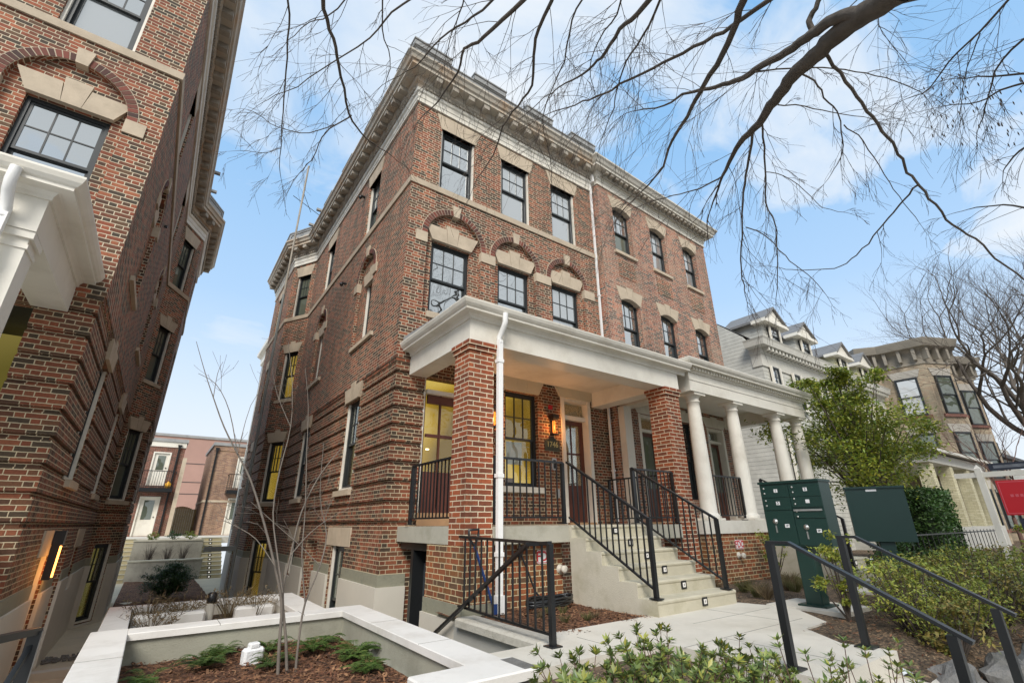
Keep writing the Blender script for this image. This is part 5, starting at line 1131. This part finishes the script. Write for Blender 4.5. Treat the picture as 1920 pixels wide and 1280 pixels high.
def traced(q, tw, side, pts, r0, r1, d0, d1, dens=4.0, tl=.8, lvl=2, sides=7, tr=.005):
    n = len(pts); P = []
    for i, (x, y) in enumerate(pts):
        a, b = px(side, x, y); f = i/(n-1); P.append((at(a, b, d0+(d1-d0)*f+rnd.uniform(-.06, .06)), r0+(r1-r0)*f))
    S = smooth_path(P, 3)
    S = [(p+rv(.006), r) for p, r in S]
    q.tube([p for p, r in S], [r for p, r in S], sides, False, True)
    for (p, r), (p2, _) in zip(S, S[1:]):
        L = (p2-p).length; m = L*dens*1.3; k = int(m)+(rnd.random() < m-int(m))
        for _i in range(k):
            b = (p2-p).normalized(); s = b.cross(rv()).normalized()
            twig(tw, p.lerp(p2, rnd.random()), b*rnd.uniform(.5, 1.0)+s*rnd.uniform(.5, .9)+Vector((-.1, .05, -.05)), tl*rnd.uniform(.45, 1.75), min(tr, r*.6), lvl)
    end = S[-1]; twig(tw, end[0], end[0]-S[-3][0], tl*.8, end[1], 2)
    return P[0]
t = thing('street_tree', 'bare street tree whose dark limbs hang across the sky above the houses', 'tree', (3.2, -10.2, -1.6))
q = MB(); tw = MB()
starts = []
def T(*a, **k): starts.append(traced(q, tw, *a, **k))
T('R', [(1360, -50), (1200, 50), (1090, 130), (1000, 220), (900, 310), (830, 390), (770, 470), (720, 550), (650, 610), (600, 690), (560, 780)], .105, .020, 5.6, 7.4, dens=1.6)
main0 = starts.pop()
traced(q, tw, 'R', [(560, 780), (480, 825), (400, 855), (300, 880), (200, 910)], .012, .005, 7.4, 7.9, 4)
traced(q, tw, 'R', [(735, 545), (740, 650), (745, 780), (750, 900), (790, 1000), (800, 1100), (800, 1280)], .013, .006, 7.1, 7.6, 3.2, .6)
traced(q, tw, 'R', [(695, 570), (680, 680), (660, 780), (645, 900), (640, 1050), (640, 1200), (655, 1290)], .018, .007, 7.1, 7.5, 3.2, .6)
traced(q, tw, 'R', [(1180, 60), (1090, 70), (1000, 120), (930, 170), (840, 230), (740, 290), (640, 350), (560, 370), (460, 400), (380, 420), (300, 470), (180, 490)], .060, .007, 5.8, 7.6, 2.6)
traced(q, tw, 'R', [(960, 140), (942, 90), (970, 40), (995, -30)], .030, .022, 6.3, 6.5, 1)
traced(q, tw, 'R', [(1015, 230), (1080, 330), (1150, 430), (1220, 520), (1290, 610), (1340, 680), (1380, 760), (1430, 825), (1500, 910), (1580, 1000), (1680, 1060), (1770, 1150), (1896, 1240)], .017, .008, 6.2, 7.0, 1.5, .55)
traced(q, tw, 'R', [(1420, 820), (1360, 890), (1290, 970), (1200, 1080), (1130, 1150), (1050, 1190), (900, 1200), (820, 1190)], .010, .004, 6.7, 7.1, 2, .35)
traced(q, tw, 'R', [(900, 320), (960, 360), (1010, 430), (1070, 500), (1090, 620), (1080, 700), (1035, 775)], .011, .004, 6.8, 7.0, 2.4, .4)
traced(q, tw, 'R', [(1090, 560), (1160, 600), (1230, 700), (1300, 810), (1360, 900), (1430, 985)], .007, .003, 6.9, 7.0, 2, .35)
traced(q, tw, 'R', [(800, 470), (920, 470), (1040, 500), (1180, 520)], .008, .004, 7.0, 7.2, 3, .4)
traced(q, tw, 'R', [(745, 760), (830, 780), (920, 850), (1000, 920), (1100, 945)], .006, .003, 7.2, 7.2, 2, .35)
traced(q, tw, 'R', [(660, 1010), (740, 1040), (810, 1110), (880, 1180), (960, 1240), (1010, 1300)], .008, .004, 7.3, 7.3, 3, .4)
traced(q, tw, 'R', [(700, 320), (860, 300), (1000, 300), (1150, 315), (1280, 350), (1420, 400)], .009, .004, 6.6, 6.8, 2, .4)
T('R', [(660, -40), (620, 100), (560, 240), (480, 370), (440, 440), (380, 550), (330, 630), (290, 740), (230, 820), (150, 900)], .040, .008, 6.2, 7.8, dens=2.4)
T('R', [(830, -50), (640, 90), (520, 160), (380, 235), (250, 300), (100, 375), (0, 430), (-60, 450), (-180, 490)], .026, .008, 6.3, 7.9, dens=2.2)
T('R', [(260, -40), (180, 60), (100, 130), (40, 230), (0, 270), (-60, 330), (-140, 370), (-230, 430)], .032, .007, 6.6, 7.8, dens=3.4)
T('R', [(300, -40), (230, 110), (150, 240), (100, 350), (70, 480), (20, 620)], .016, .005, 6.8, 7.6, dens=4)
T('L', [(1430, -40), (1350, 130), (1330, 250), (1320, 380), (1260, 470), (1190, 570), (1150, 690), (1080, 790)], .023, .006, 6.6, 7.7, dens=2.8)
T('L', [(1330, -40), (1190, 90), (1080, 190), (1020, 220), (990, 320), (900, 450), (840, 510)], .028, .006, 6.5, 7.6, dens=2.8)
T('L', [(1190, -40), (1060, 80), (950, 140), (860, 230), (800, 300), (700, 350)], .016, .005, 6.8, 7.6, dens=3.4)
T('L', [(385, -50), (410, 90), (450, 210), (475, 340), (510, 500), (560, 590), (620, 640), (700, 690)], .024, .006, 6.6, 7.6, dens=1.6, tl=.6)
T('L', [(235, -40), (240, 120), (230, 320), (215, 500), (205, 650), (200, 770)], .012, .004, 6.8, 7.3, dens=2.2, tl=.5)
traced(q, tw, 'L', [(205, 655), (130, 680), (30, 670)], .005, .003, 7.2, 7.2, 2, .3)
traced(q, tw, 'L', [(520, 512), (440, 560), (390, 610), (340, 710), (290, 770)], .010, .005, 7.2, 7.4, 3, .45)
traced(q, tw, 'L', [(440, 555), (330, 590), (200, 570), (90, 500)], .007, .004, 7.3, 7.3, 3, .4)
T('L', [(660, -40), (655, 130), (690, 260), (670, 380)], .010, .004, 6.8, 7.2, dens=4, tl=.6)
T('L', [(840, -40), (700, 60), (600, 170), (430, 280), (280, 380), (150, 440)], .013, .004, 6.9, 7.4, dens=3, tl=.6)
T('L', [(520, -40), (420, 70), (330, 100), (240, 180)], .009, .004, 6.9, 7.2, dens=3.2, tl=.6)
T('L', [(1030, -40), (1000, 60), (960, 170), (930, 330)], .010, .004, 7.0, 7.3, dens=4, tl=.6)
T('L', [(1570, -40), (1500, 90), (1470, 250), (1440, 330), (1370, 520), (1400, 700), (1410, 850)], .012, .004, 6.9, 7.7, dens=3, tl=.6)
T('L', [(1720, -40), (1700, 60), (1620, 180), (1580, 300), (1600, 420)], .012, .004, 6.9, 7.6, dens=4, tl=.6)
crotch = Vector((3.0, -10.0, 3.9)); H2 = Vector((.6, -8.2, 7.6)); H3 = Vector((-2.4, -6.0, 9.2))
q.tube([(3.2, -10.2, -1.7), (3.18, -10.2, -1.2), (3.2, -10.18, .5), (3.1, -10.1, 2.4), crotch], [.34, .25, .22, .205, .19], 14, False, True)
S = smooth_path([(crotch, .16), (Vector((2.3, -9.0, 4.6)), .13), main0], 4); q.tube([a for a, b in S], [b for a, b in S], 10, False, True)
S = smooth_path([(crotch, .17), (Vector((1.9, -9.4, 5.8)), .13), (H2, .10), (Vector((-.8, -7.1, 8.6)), .07), (H3, .05)], 4); q.tube([a for a, b in S], [b for a, b in S], 10, False, True)
S2 = [a for a, b in S[8:]]
for p, r in starts:
    h = min(S2, key=lambda a: (a-p).length); m = (h+p)/2+Vector((0, 0, .35)); q.tube([a for a, b in smooth_path([(h, r*1.5), (m, r*1.2), (p, r)], 3)], [r*1.4-.04*r*i for i in range(7)], 6, False, True)
for k in range(15):     # the rest of the crown, above and behind the camera
    d = Vector((rnd.uniform(-1.0, .2), rnd.uniform(-1.3, -.45), rnd.uniform(.3, 1.1))).normalized(); twig(q, crotch, d, 5.5, .10, 3, 6, 0, .25, (4, 4, 5)); 
for d in ((.25, -.35, 1.2), (.1, -.6, 1), (.3, -.8, .9), (-.2, -.5, 1.2), (.5, -1.0, .8)): grow(q, tw, crotch, Vector(d), 3.4, .12, 6, .55, .12)
q.build('trunk', 'bark', t); tw.build('twigs', 'barktwig', t)
# seed-ball tree at the right edge
t = thing('seed_ball_tree', 'thin bare branches with small seed balls entering at the upper right edge', 'tree', (9.5, -9.8, -1.6))
q = MB(); tw = MB(); st = []
for pts in ([(1880, -60), (1700, 140), (1560, 280), (1480, 390), (1380, 440)], [(1930, 325), (1750, 340), (1600, 350)], [(1930, 360), (1800, 400), (1700, 455), (1550, 470)], [(1930, 625), (1850, 700), (1800, 760)], [(1930, 935), (1800, 910), (1650, 930)], [(1930, 150), (1800, 260), (1740, 420), (1700, 560)]):
    st.append(traced(q, tw, 'R', pts, .013, .005, 7.6, 8.0, 5.5, .55, 2, 5, .004))
traced(q, tw, 'R', [(1700, 150), (1650, 300), (1600, 480)], .008, .003, 7.7, 7.9, 4, .5, 2, 4)
for k in range(60):
    x, y = rnd.uniform(1440, 1900), rnd.uniform(330, 660); a, b = px('R', x, y); c = at(a, b, rnd.uniform(7.4, 8.4)); tw.tube([c, c+Vector((0, 0, .03)), c+Vector((.0, 0, .055))], [.003, .007, .002], 5, False)
hub = Vector((8.2, -9.2, 5.2)); q.tube([(9.5, -9.8, -1.7), (9.4, -9.8, 1), (9.0, -9.6, 3.5), hub], [.2, .16, .13, .1], 10, False, True)
for p, r in st: q.tube([hub, (hub+p)/2+Vector((0, 0, .3)), p], [.03, .02, r], 6, False, True)
q.build('trunk', 'bark', t); tw.build('twigs', 'barktwig', t)
def bare(lb, base, dirs, r, L, lvl, mat='bark', spread=.6, up=.1, name='bare_tree', th=2.6, lean=(0, 0)):
    t = thing(name, lb, 'tree', base); q = MB(); tw = MB(); b = Vector(base); top = b+Vector((lean[0], lean[1], th))
    q.tube([b-Vector((0, 0, .3)), b+Vector((0, 0, .1)), b.lerp(top, .5), top], [r*1.5, r*1.15, r, r*.92], 12, False, True)
    for d in dirs: grow(q, tw, top, Vector(d), L, r*.6, lvl, spread, up)
    q.build('trunk', mat, t); tw.build('twigs', 'barktwig' if mat == 'bark' else mat, t); return t
bare('large bare spreading tree behind the yard sign at the right edge', (33, -4.6, -1.1), [(-.9, .5, .9), (-.35, .2, 1), (-.9, .1, .5), (.3, .1, 1), (-.6, .6, .6)], .26, 3.7, 6, spread=.50, up=.14, th=4.6)
bare('tall bare tree against the sky over the distant houses', (58, -6.5, -1.1), [(-.5, .3, 1), (.2, 0, 1), (-.8, 0, .6)], .5, 5.2, 5, spread=.55, th=6)
bare('slim reddish bare tree in front of the tan house', (20.5, -4.4, -1.1), [(-.35, .2, 1), (.3, -.1, 1), (-.6, -.2, .7)], .06, 1.6, 4, 'barkred', spread=.5, th=1.2)
# --- leaves
def leaf(q, c, d, w, up_=None, fold=.25):
    L = d.length
    if L < 1e-6: return
    s = d.cross(up_ or rv()); s = s.normalized()*w if s.length > 1e-6 else Vector((w, 0, 0)); nrm = s.cross(d).normalized()*w*fold
    q.add([tuple(c), tuple(c+d*.45+s+nrm), tuple(c+d), tuple(c+d*.45-s+nrm), tuple(c+d*.5)], [(0, 4, 1), (1, 4, 2), (0, 3, 4), (3, 2, 4)])
def crown(q, c, rad, n, size, clumps=26, shell=.55, seed=1, flat=.0):
    r_ = random.Random(seed); c = Vector(c); cl = []
    for i in range(clumps):
        v = Vector((r_.gauss(0, 1), r_.gauss(0, 1), r_.gauss(0, 1))).normalized()*(r_.uniform(shell, 1.0))
        cl.append((c+Vector((v.x*rad[0], v.y*rad[1], v.z*rad[2])), r_.uniform(.14, .28)*min(rad)*1.3, r_.uniform(.5, 1.5)))
    wts = [k[2] for k in cl]
    for i in range(n):
        p, s, _ = r_.choices(cl, wts)[0]
        o = Vector((r_.gauss(0, 1), r_.gauss(0, 1), r_.gauss(0, .6)))*s*.55
        d = Vector((r_.gauss(0, 1), r_.gauss(0, 1), r_.gauss(-.2, .6))).normalized()*size*r_.uniform(.6, 1.3)
        leaf(q, p+o, d, size*.24, Vector((r_.gauss(0, .4), r_.gauss(0, .4), 1)))
    return cl
t = thing('broadleaf_tree', 'leafy yellow-green multi-stemmed tree behind the white columns and mailboxes', 'tree', (11.9, -3.4, -1))
q = MB(); lv = MB(); base = Vector((11.9, -3.4, -1.05))
cl = crown(lv, (11.7, -3.3, 2.1), (2.8, 1.8, 1.5), 19000, .105, 74, .28, 5)
cl += crown(lv, (11.3, -3.4, 3.3), (1.9, 1.3, .7), 6000, .10, 28, .3, 6)
for i in range(5):
    b0 = base+Vector((rnd.uniform(-.2, .2), rnd.uniform(-.2, .2), 0)); mid = base+Vector((rnd.uniform(-1.1, 1.1), rnd.uniform(-.6, .6), 1.7)); q.tube([b0, b0.lerp(mid, .5)+rv(.06), mid], [.07, .055, .045], 7, False)
    for p, s, _ in cl[i::5]: q.tube([mid, mid.lerp(p, .5)+Vector((0, 0, .15)), p], [.028, .016, .006], 4, False)
q.build('trunk', 'barktwig', t); lv.build('crown', 'leafT', t)
def shrub(name, lb, cat, base, rad, n, size, mat, stems=10, seed=1, group=None, stemmat='barktwig', clumps=24, rise=.6):
    t = thing(name, lb, cat, base, group); b = Vector(base); q = MB(); lv = MB()
    cl = crown(lv, b+Vector((0, 0, rad[2]*1.05)), rad, n, size, clumps, .35, seed)
    for p, s, _ in cl[:stems]: q.tube([b, b.lerp(p, .55)+Vector((0, 0, -.02)), p], [.012, .008, .004], 4, False)
    q.build('stems', stemmat, t); lv.build('foliage', mat, t); return t
def shrub_copy(src, loc, rz, s, lb, group):
    r = src.copy(); col.objects.link(r); r.location = loc; r.rotation_euler = (0, 0, rz); r.scale = (s, s, s); r['label'] = lb; r['group'] = group
    for ch in list(src.children):
        c = ch.copy(); col.objects.link(c); c.parent = r; c.matrix_parent_inverse = ch.matrix_parent_inverse.copy()
    return r
# hedge block
t = thing('clipped_hedge', 'clipped boxy evergreen hedge right of the green mailboxes', 'hedge', (13.6, -3.4, -1))
lv = MB(); r_ = random.Random(3)
for i in range(9000):
    f = r_.random(); x, y, z = r_.uniform(-1, 1), r_.uniform(-1, 1), r_.uniform(0, 1)
    k = r_.randint(0, 3)
    if k == 0: x = -1
    elif k == 1: y = -1
    elif k == 2: z = 1
    else: x = 1
    p = Vector((14.2+x*.95+r_.gauss(0, .05), -3.3+y*.8+r_.gauss(0, .05), -1+z*1.75+r_.gauss(0, .04)+.06*math.sin(x*4+y*3)))
    leaf(lv, p, Vector((r_.gauss(0, 1), r_.gauss(0, 1), r_.gauss(.3, .6))).normalized()*.10, .025)
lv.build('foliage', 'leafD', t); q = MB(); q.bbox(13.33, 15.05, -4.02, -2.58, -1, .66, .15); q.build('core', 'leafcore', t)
G = 'yellow-green shrubs filling the bed beside the mailboxes'
lb1 = 'low yellow-green shrub among several like it in the bed right of the handrails'
sh = shrub('shrub', lb1, 'shrub', (3.3, -6.15, -1.05), (.42, .36, .36), 950, .050, 'leafY', 30, 3, G, clumps=40)
lb2 = 'low olive-bronze shrub among several like it in the bed right of the handrails'
sh2 = shrub('shrub', lb2, 'shrub', (3.85, -5.95, -1.05), (.42, .36, .34), 800, .048, 'leafPlum', 30, 4, G, clumps=40)
for k, (x, y, s) in enumerate(((4.1, -6.5, 1.1), (4.9, -6.1, 1.2), (4.4, -5.75, 1.0), (5.6, -6.6, 1.2), (6.3, -6.2, 1.3), (7.2, -6.6, 1.3), (5.3, -7.0, 1.1), (8.0, -6.0, 1.3), (6.4, -7.0, 1.2), (9.2, -6.8, 1.4), (7.6, -7.1, 1.2), (3.0, -6.3, .8), (3.7, -6.5, .9), (4.6, -6.55, 1.15), (5.1, -5.6, 1.1), (5.9, -5.9, 1.2), (4.5, -7.1, 1.0), (6.9, -5.9, 1.2), (8.6, -6.6, 1.3), (7.9, -5.3, 1.1), (10.2, -6.6, 1.4), (9.6, -7.2, 1.3))):
    shrub_copy(sh2 if k % 3 == 1 else sh, (x, y, -1.08-.3*max(0, -6.5-y)), k*1.3, s*.88, lb2 if k % 3 == 1 else lb1, G)
shrub('shrub', 'tall upright yellow-green shrub against the green mailbox post', 'shrub', (3.35, -5.55, -1.0), (.26, .26, .50), 1500, .05, 'leafY', 14, 9, None, clumps=30)
shrub('shrub', 'bronze tinged shrub at the foot of the right handrail', 'shrub', (3.0, -6.55, -1.15), (.45, .35, .26), 1300, .05, 'leafPlum', 14, 12)
shrub('shrub', 'slender young shrub beside the right FDC sign', 'shrub', (6.5, -3.2, -1.0), (.25, .25, .48), 700, .05, 'leafT', 12, 14)
shrub('shrub', 'dark green low bush between the two mailboxes and the hedge', 'shrub', (7.4, -4.9, -1.0), (.8, .5, .35), 1800, .07, 'leafD', 14, 15)
shrub('shrub', 'dull green bush in the yard beyond the hedge', 'shrub', (15.5, -5.8, -1.0), (1.3, .8, .5), 2200, .09, 'leafT', 14, 16)
# big dark bush in the sunken bed, small ones on the terrace
shrub('round_bush', 'dark green rounded bush in the sunken mulch bed between the houses', 'bush', (-2.35, 11.4, -2.1), (.72, .7, .50), 13000, .055, 'leafD', 10, 21, clumps=110)
for k, (x, lb) in enumerate(((-3.0, 'left small bush on top of the rear terrace planter'), (-2.2, 'middle small bush on top of the rear terrace planter'), (-1.55, 'right small bush on top of the rear terrace planter'))):
    shrub('small_bush', lb, 'bush', (x, 20.0, -.62), (.30, .25, .20), 700, .06, 'leafT' if k != 1 else 'leafD', 6, 30+k, 'small bushes on the terrace')
def dryclump(lb, base, h, n, mat, group, name='dry_grass', spread=.28, w=.004, seedheads=True, cat='grass'):
    t = MB(); b = Vector(base)
    for i in range(n):
        a = rnd.uniform(0, 6.28); rr = abs(rnd.gauss(0, spread*.4)); p = b+Vector((math.cos(a)*rr*.5, math.sin(a)*rr*.5, 0)); tip = p+Vector((math.cos(a)*spread*rnd.uniform(.3, 1.2), math.sin(a)*spread*rnd.uniform(.3, 1.2), h*rnd.uniform(.5, 1.1)))
        m = p.lerp(tip, .55)+Vector((0, 0, h*.15)); t.tube([p, m, tip], [w, w*.7, w*.25], 3, False)
        if seedheads:
            for k in range(4): leaf(t, m.lerp(tip, rnd.random()), (rv(.5)+Vector((0, 0, .3))).normalized()*.06, .006)
    return tag(t.build(name, mat), lb, cat, group)
for k, (x, y, lb) in enumerate(((-2.95, .1, 'dry grass clump at the far left of the second planter'), (-2.55, .0, 'dry grass clump left of the lantern bollard'), (-2.0, .05, 'dry grass clump right of the lantern bollard'), (-1.7, -.15, 'tan feathery grass clump at the right end of the second planter'), (-2.9, -.75, 'dry grass in front of the left stone block'))):
    dryclump(lb, (x, y+.3 if k < 4 else y+.45, -1.19), .36 if k < 4 else .25, 46, 'dry', 'dry grasses in the second planter')
for k, x in enumerate((-2.95, -2.3, -1.75)): dryclump(('left', 'middle', 'right')[k]+' leafless clump on the lower tier of the terrace planter', (x, 18.8, -1.45), .7, 50, 'barktwig', 'leafless clumps in the terrace planter', 'leafless_clump', .25, .006, False, 'clump')
GG = 'tan sedge tufts beside the porch steps'
for k in range(16):
    x, y = ((rnd.uniform(3.6, 6.6), rnd.uniform(-4.4, -3.0)) if k < 10 else (rnd.uniform(.3, 1.6), rnd.uniform(-4.1, -3.2)))
    dryclump('tan and green sedge tuft in the bed right of the porch steps' if k < 10 else 'tiny dry tuft in the mulch left of the porch steps', (x, y, -.99), .20 if k < 10 else .09, 130 if k < 10 else 45, 'drygreen' if k % 3 else 'dry', GG if k < 10 else 'tiny dry tufts in the mulch', 'grass_tuft', .16 if k < 10 else .08, .003, False)
# ferns
def fern(lb, base, R_, n, seed, group='ferns in the nearest planter'):
    r_ = random.Random(seed); q = MB(); b = Vector(base)
    for i in range(n):
        a = r_.uniform(0, 6.28); L = R_*r_.uniform(.7, 1.15); hgt = r_.uniform(.35, .9); P = []
        for k in range(9):
            f = k/8; P.append(b+Vector((math.cos(a)*L*f, math.sin(a)*L*f, L*hgt*(1.6*f-1.25*f*f))))
        q.tube(P, [.0022]*9, 3, False)
        for k in range(1, 9):
            d = (P[k]-P[k-1]).normalized(); s = d.cross(Vector((0, 0, 1))).normalized(); w = .055*math.sin(math.pi*(.12+.85*k/9))*R_/.22
            for sg in (-1, 1):
                for h_ in (0, .5): leaf(q, P[k-1].lerp(P[k], h_), s*sg*w+d*w*.35, w*.16, Vector((0, 0, 1)))
    return tag(q.build('fern', 'leafF'), lb, 'fern', group)
fern('bright green fern at the left of the nearest planter', (-2.52, -2.6, -1.13), .26, 22, 1)
fern('small fern just left of the sapling stems', (-2.05, -3.0, -1.13), .20, 18, 2)
fern('fern clump just right of the sapling stems', (-1.62, -2.65, -1.13), .24, 24, 3)
fern('fern in the far corner of the nearest planter', (-1.38, -2.32, -1.13), .17, 14, 4)
fern('wide fern near the right wall of the nearest planter', (-1.38, -3.15, -1.13), .26, 26, 5)
fern('spreading fern at the middle of the nearest planter', (-1.95, -2.35, -1.13), .2, 16, 11)
fern('fern behind the chalky white block', (-2.35, -2.25, -1.13), .18, 14, 12)
fern('low fern at the bottom left of the nearest planter', (-2.95, -2.95, -1.13), .2, 16, 6)
fern('yellowish fern at the bottom right of the nearest planter', (-1.42, -3.65, -1.13), .22, 18, 7)
# chips of bark on the beds
q = MB(); r_ = random.Random(5)
for i in range(7000):
    if i < 3800: x, y, z = r_.uniform(-3.1, -1.2), r_.uniform(-4.2, -2.1), -1.135
    elif i < 6000: x, y, z = r_.uniform(-.05, 1.68), r_.uniform(-4.35, -2.7), -.978
    else: x, y, z = r_.uniform(2.2, 6), r_.uniform(-7, -5.5), -.985
    if i >= 6000: z -= .42*max(0, (-6.2-y))/1.1
    z += .03*(noise.noise((x*1.7, y*1.7, 3))+.5*noise.noise((x*5, y*5, 1)))
    a = r_.uniform(0, 3.14); l = r_.uniform(.008, .024); w_ = l*r_.uniform(.2, .5); u = Vector((math.cos(a), math.sin(a), r_.gauss(0, .25)))*l; v = Vector((-math.sin(a), math.cos(a), r_.gauss(0, .3)))*w_; c = Vector((x, y, z+.006))
    q.add([tuple(c-u-v), tuple(c+u-v*.6), tuple(c+u*1.1+v), tuple(c-u*.8+v)], [(0, 1, 2, 3)])
tag(q.build('bark_chips', 'chips'), 'loose red-brown bark chips scattered over the beds', 'bark chips', kind='stuff')
# rhododendron-like shrubs with whorled leathery leaves in the foreground
def whorl_shrub(lb, base, stems, hgt, spread, seed, group, ll=.052, dens=1.0):
    r_ = random.Random(seed); t = thing('leathery_shrub', lb, 'shrub', base, group); b = Vector(base); q = MB(); lv = MB()
    for i in range(stems):
        a = r_.uniform(0, 6.28); s = spread*math.sqrt(r_.random()); p0 = b+Vector((math.cos(a)*s*.35, math.sin(a)*s*.35, 0)); tip = b+Vector((math.cos(a)*s, math.sin(a)*s, hgt*r_.uniform(.62, 1.08)))
        P = [p0.lerp(tip, k/5)+Vector((r_.gauss(0, .008), r_.gauss(0, .008), .04*math.sin(k/5*3.1))) for k in range(6)]
        q.tube(P, [.0045, .004, .0035, .003, .0025, .002], 5, False)
        for k, f in ((5, 1.0), (5, .8), (4, .9), (4, .5), (3, .7), (3, .3), (2, .4)):
            if k < 5 and r_.random() > dens*.75: continue
            c = P[k].lerp(P[k-1], 1-f) if k == 5 else P[k]; d = (P[min(k, 5)]-P[k-1]).normalized(); m = 9 if k == 5 else 5
            for j in range(m):
                an = 6.28*j/m+r_.random(); s1 = d.orthogonal().normalized(); s2 = d.cross(s1); o = s1*math.cos(an)+s2*math.sin(an); L = ll*r_.uniform(.7, 1.25)
                leaf(lv, c, (o*.85+d*r_.uniform(.15, .8)).normalized()*L, L*.17, d, .15)
    q.build('stems', 'barkred', t); lv.build('foliage', 'leafR', t); return t
FG = 'leathery-leaved shrubs along the front walk'
whorl_shrub('dense leathery shrub left end of the bottom edge, before the walk', (-.95, -5.95, -1.22), 60, .50, .42, 1, FG)
whorl_shrub('dense leathery shrub at bottom centre below the porch steps', (-.35, -5.95, -1.22), 70, .54, .42, 2, FG)
whorl_shrub('dense leathery shrub just left of the left handrail foot', (.18, -6.1, -1.26), 55, .50, .36, 3, FG)
whorl_shrub('open twiggy shrub in front of the left handrail post, bottom edge', (-.38, -6.95, -1.42), 26, .86, .30, 4, FG, .045, .7)
whorl_shrub('open twiggy shrub below the walk slab right of the left handrail post', (.22, -6.97, -1.42), 20, .74, .28, 5, FG, .045, .7)
# rocks at the lower right
r_ = random.Random(8)
for k, (x, y, s) in enumerate(((2.42, -6.62, .30), (2.95, -6.85, .30), (3.5, -7.0, .38), (4.2, -7.15, .36), (4.9, -7.25, .3))):
    q = MB(); vs = []; n, m = 12, 8
    for i in range(m+1):
        for j in range(n):
            th = math.pi*i/m; ph = 2*math.pi*j/n; d = Vector((math.sin(th)*math.cos(ph), math.sin(th)*math.sin(ph), math.cos(th)))
            rr = s*(1+.35*noise.noise(d*1.6+Vector((k*3, 0, 0)))+.12*noise.noise(d*5+Vector((k, 0, 0)))); vs.append((x+d.x*rr*1.1, y+d.y*rr*.6, -1.22+d.z*rr*.6))
    q.add(vs, [(i*n+j, i*n+(j+1) % n, (i+1)*n+(j+1) % n, (i+1)*n+j)[::-1] for i in range(m) for j in range(n)], False)
    tag(q.build('boulder', 'rock'), ('rough grey boulder beside the walk steps', 'second grey boulder from the walk steps', 'largest grey boulder at the bottom right', 'grey boulder past the right handrail', 'last grey boulder at the right edge')[k], 'boulder', 'boulders edging the front bed')
# sapling in the planter
t = thing('sapling', 'thin bare multi-stemmed sapling growing from the nearest planter', 'tree', (-2.05, -3.1, -1.15)); q = MB(); tw = MB()
def sp_(pts, r0, r1, Y0=-3.15, Y1=-3.0, kids=3, tl=.28):
    n = len(pts); P = [(atY(x, y, Y0+(Y1-Y0)*i/(n-1)), r0+(r1-r0)*i/(n-1)) for i, (x, y) in enumerate(pts)]
    S = smooth_path(P, 3); q.tube([a for a, b in S], [b*1.2 for a, b in S], 7, False, True)
    for k in range(kids):
        i = rnd.randint(len(S)//3, len(S)-2); b = (S[i+1][0]-S[i][0]).normalized(); twig(tw, S[i][0], b+b.cross(rv()).normalized()*.8, tl*rnd.uniform(.6, 1.3), min(.003, S[i][1]*.7), 1, 3, -.1, .15, (2, 2, 2))
sp_([(520, 1278), (524, 1200), (528, 1130), (515, 1060), (495, 980), (470, 900), (445, 850), (420, 800), (400, 745), (385, 700), (368, 640)], .013, .002)
sp_([(400, 745), (408, 700), (418, 678)], .003, .0015, -3.03, -3.0, 1)
sp_([(445, 850), (430, 770), (405, 720), (372, 700)], .004, .002, -3.08, -3.0, 2)
sp_([(538, 1278), (536, 1200), (530, 1110), (545, 1040), (565, 960), (600, 890), (640, 840)], .012, .003)
sp_([(530, 1110), (520, 1040), (512, 960), (525, 880), (545, 800), (548, 720), (540, 640)], .007, .002)
sp_([(552, 1278), (560, 1200), (572, 1130), (600, 1060), (612, 1000), (600, 930), (607, 830)], .010, .002)
sp_([(572, 1130), (566, 1040), (572, 960), (575, 850), (578, 760), (572, 690)], .006, .002)
sp_([(515, 1060), (480, 1010), (440, 985), (420, 975)], .004, .0015)
sp_([(445, 850), (470, 760), (500, 720)], .003, .0012); sp_([(600, 1060), (560, 1020), (520, 985), (470, 940)], .004, .002)
sp_([(545, 1040), (580, 1000), (620, 970), (660, 950)], .004, .0015); sp_([(545, 800), (520, 740), (510, 690)], .003, .0012)
q.build('stems', 'barkpale', t); tw.build('twigs', 'barkpale', t)
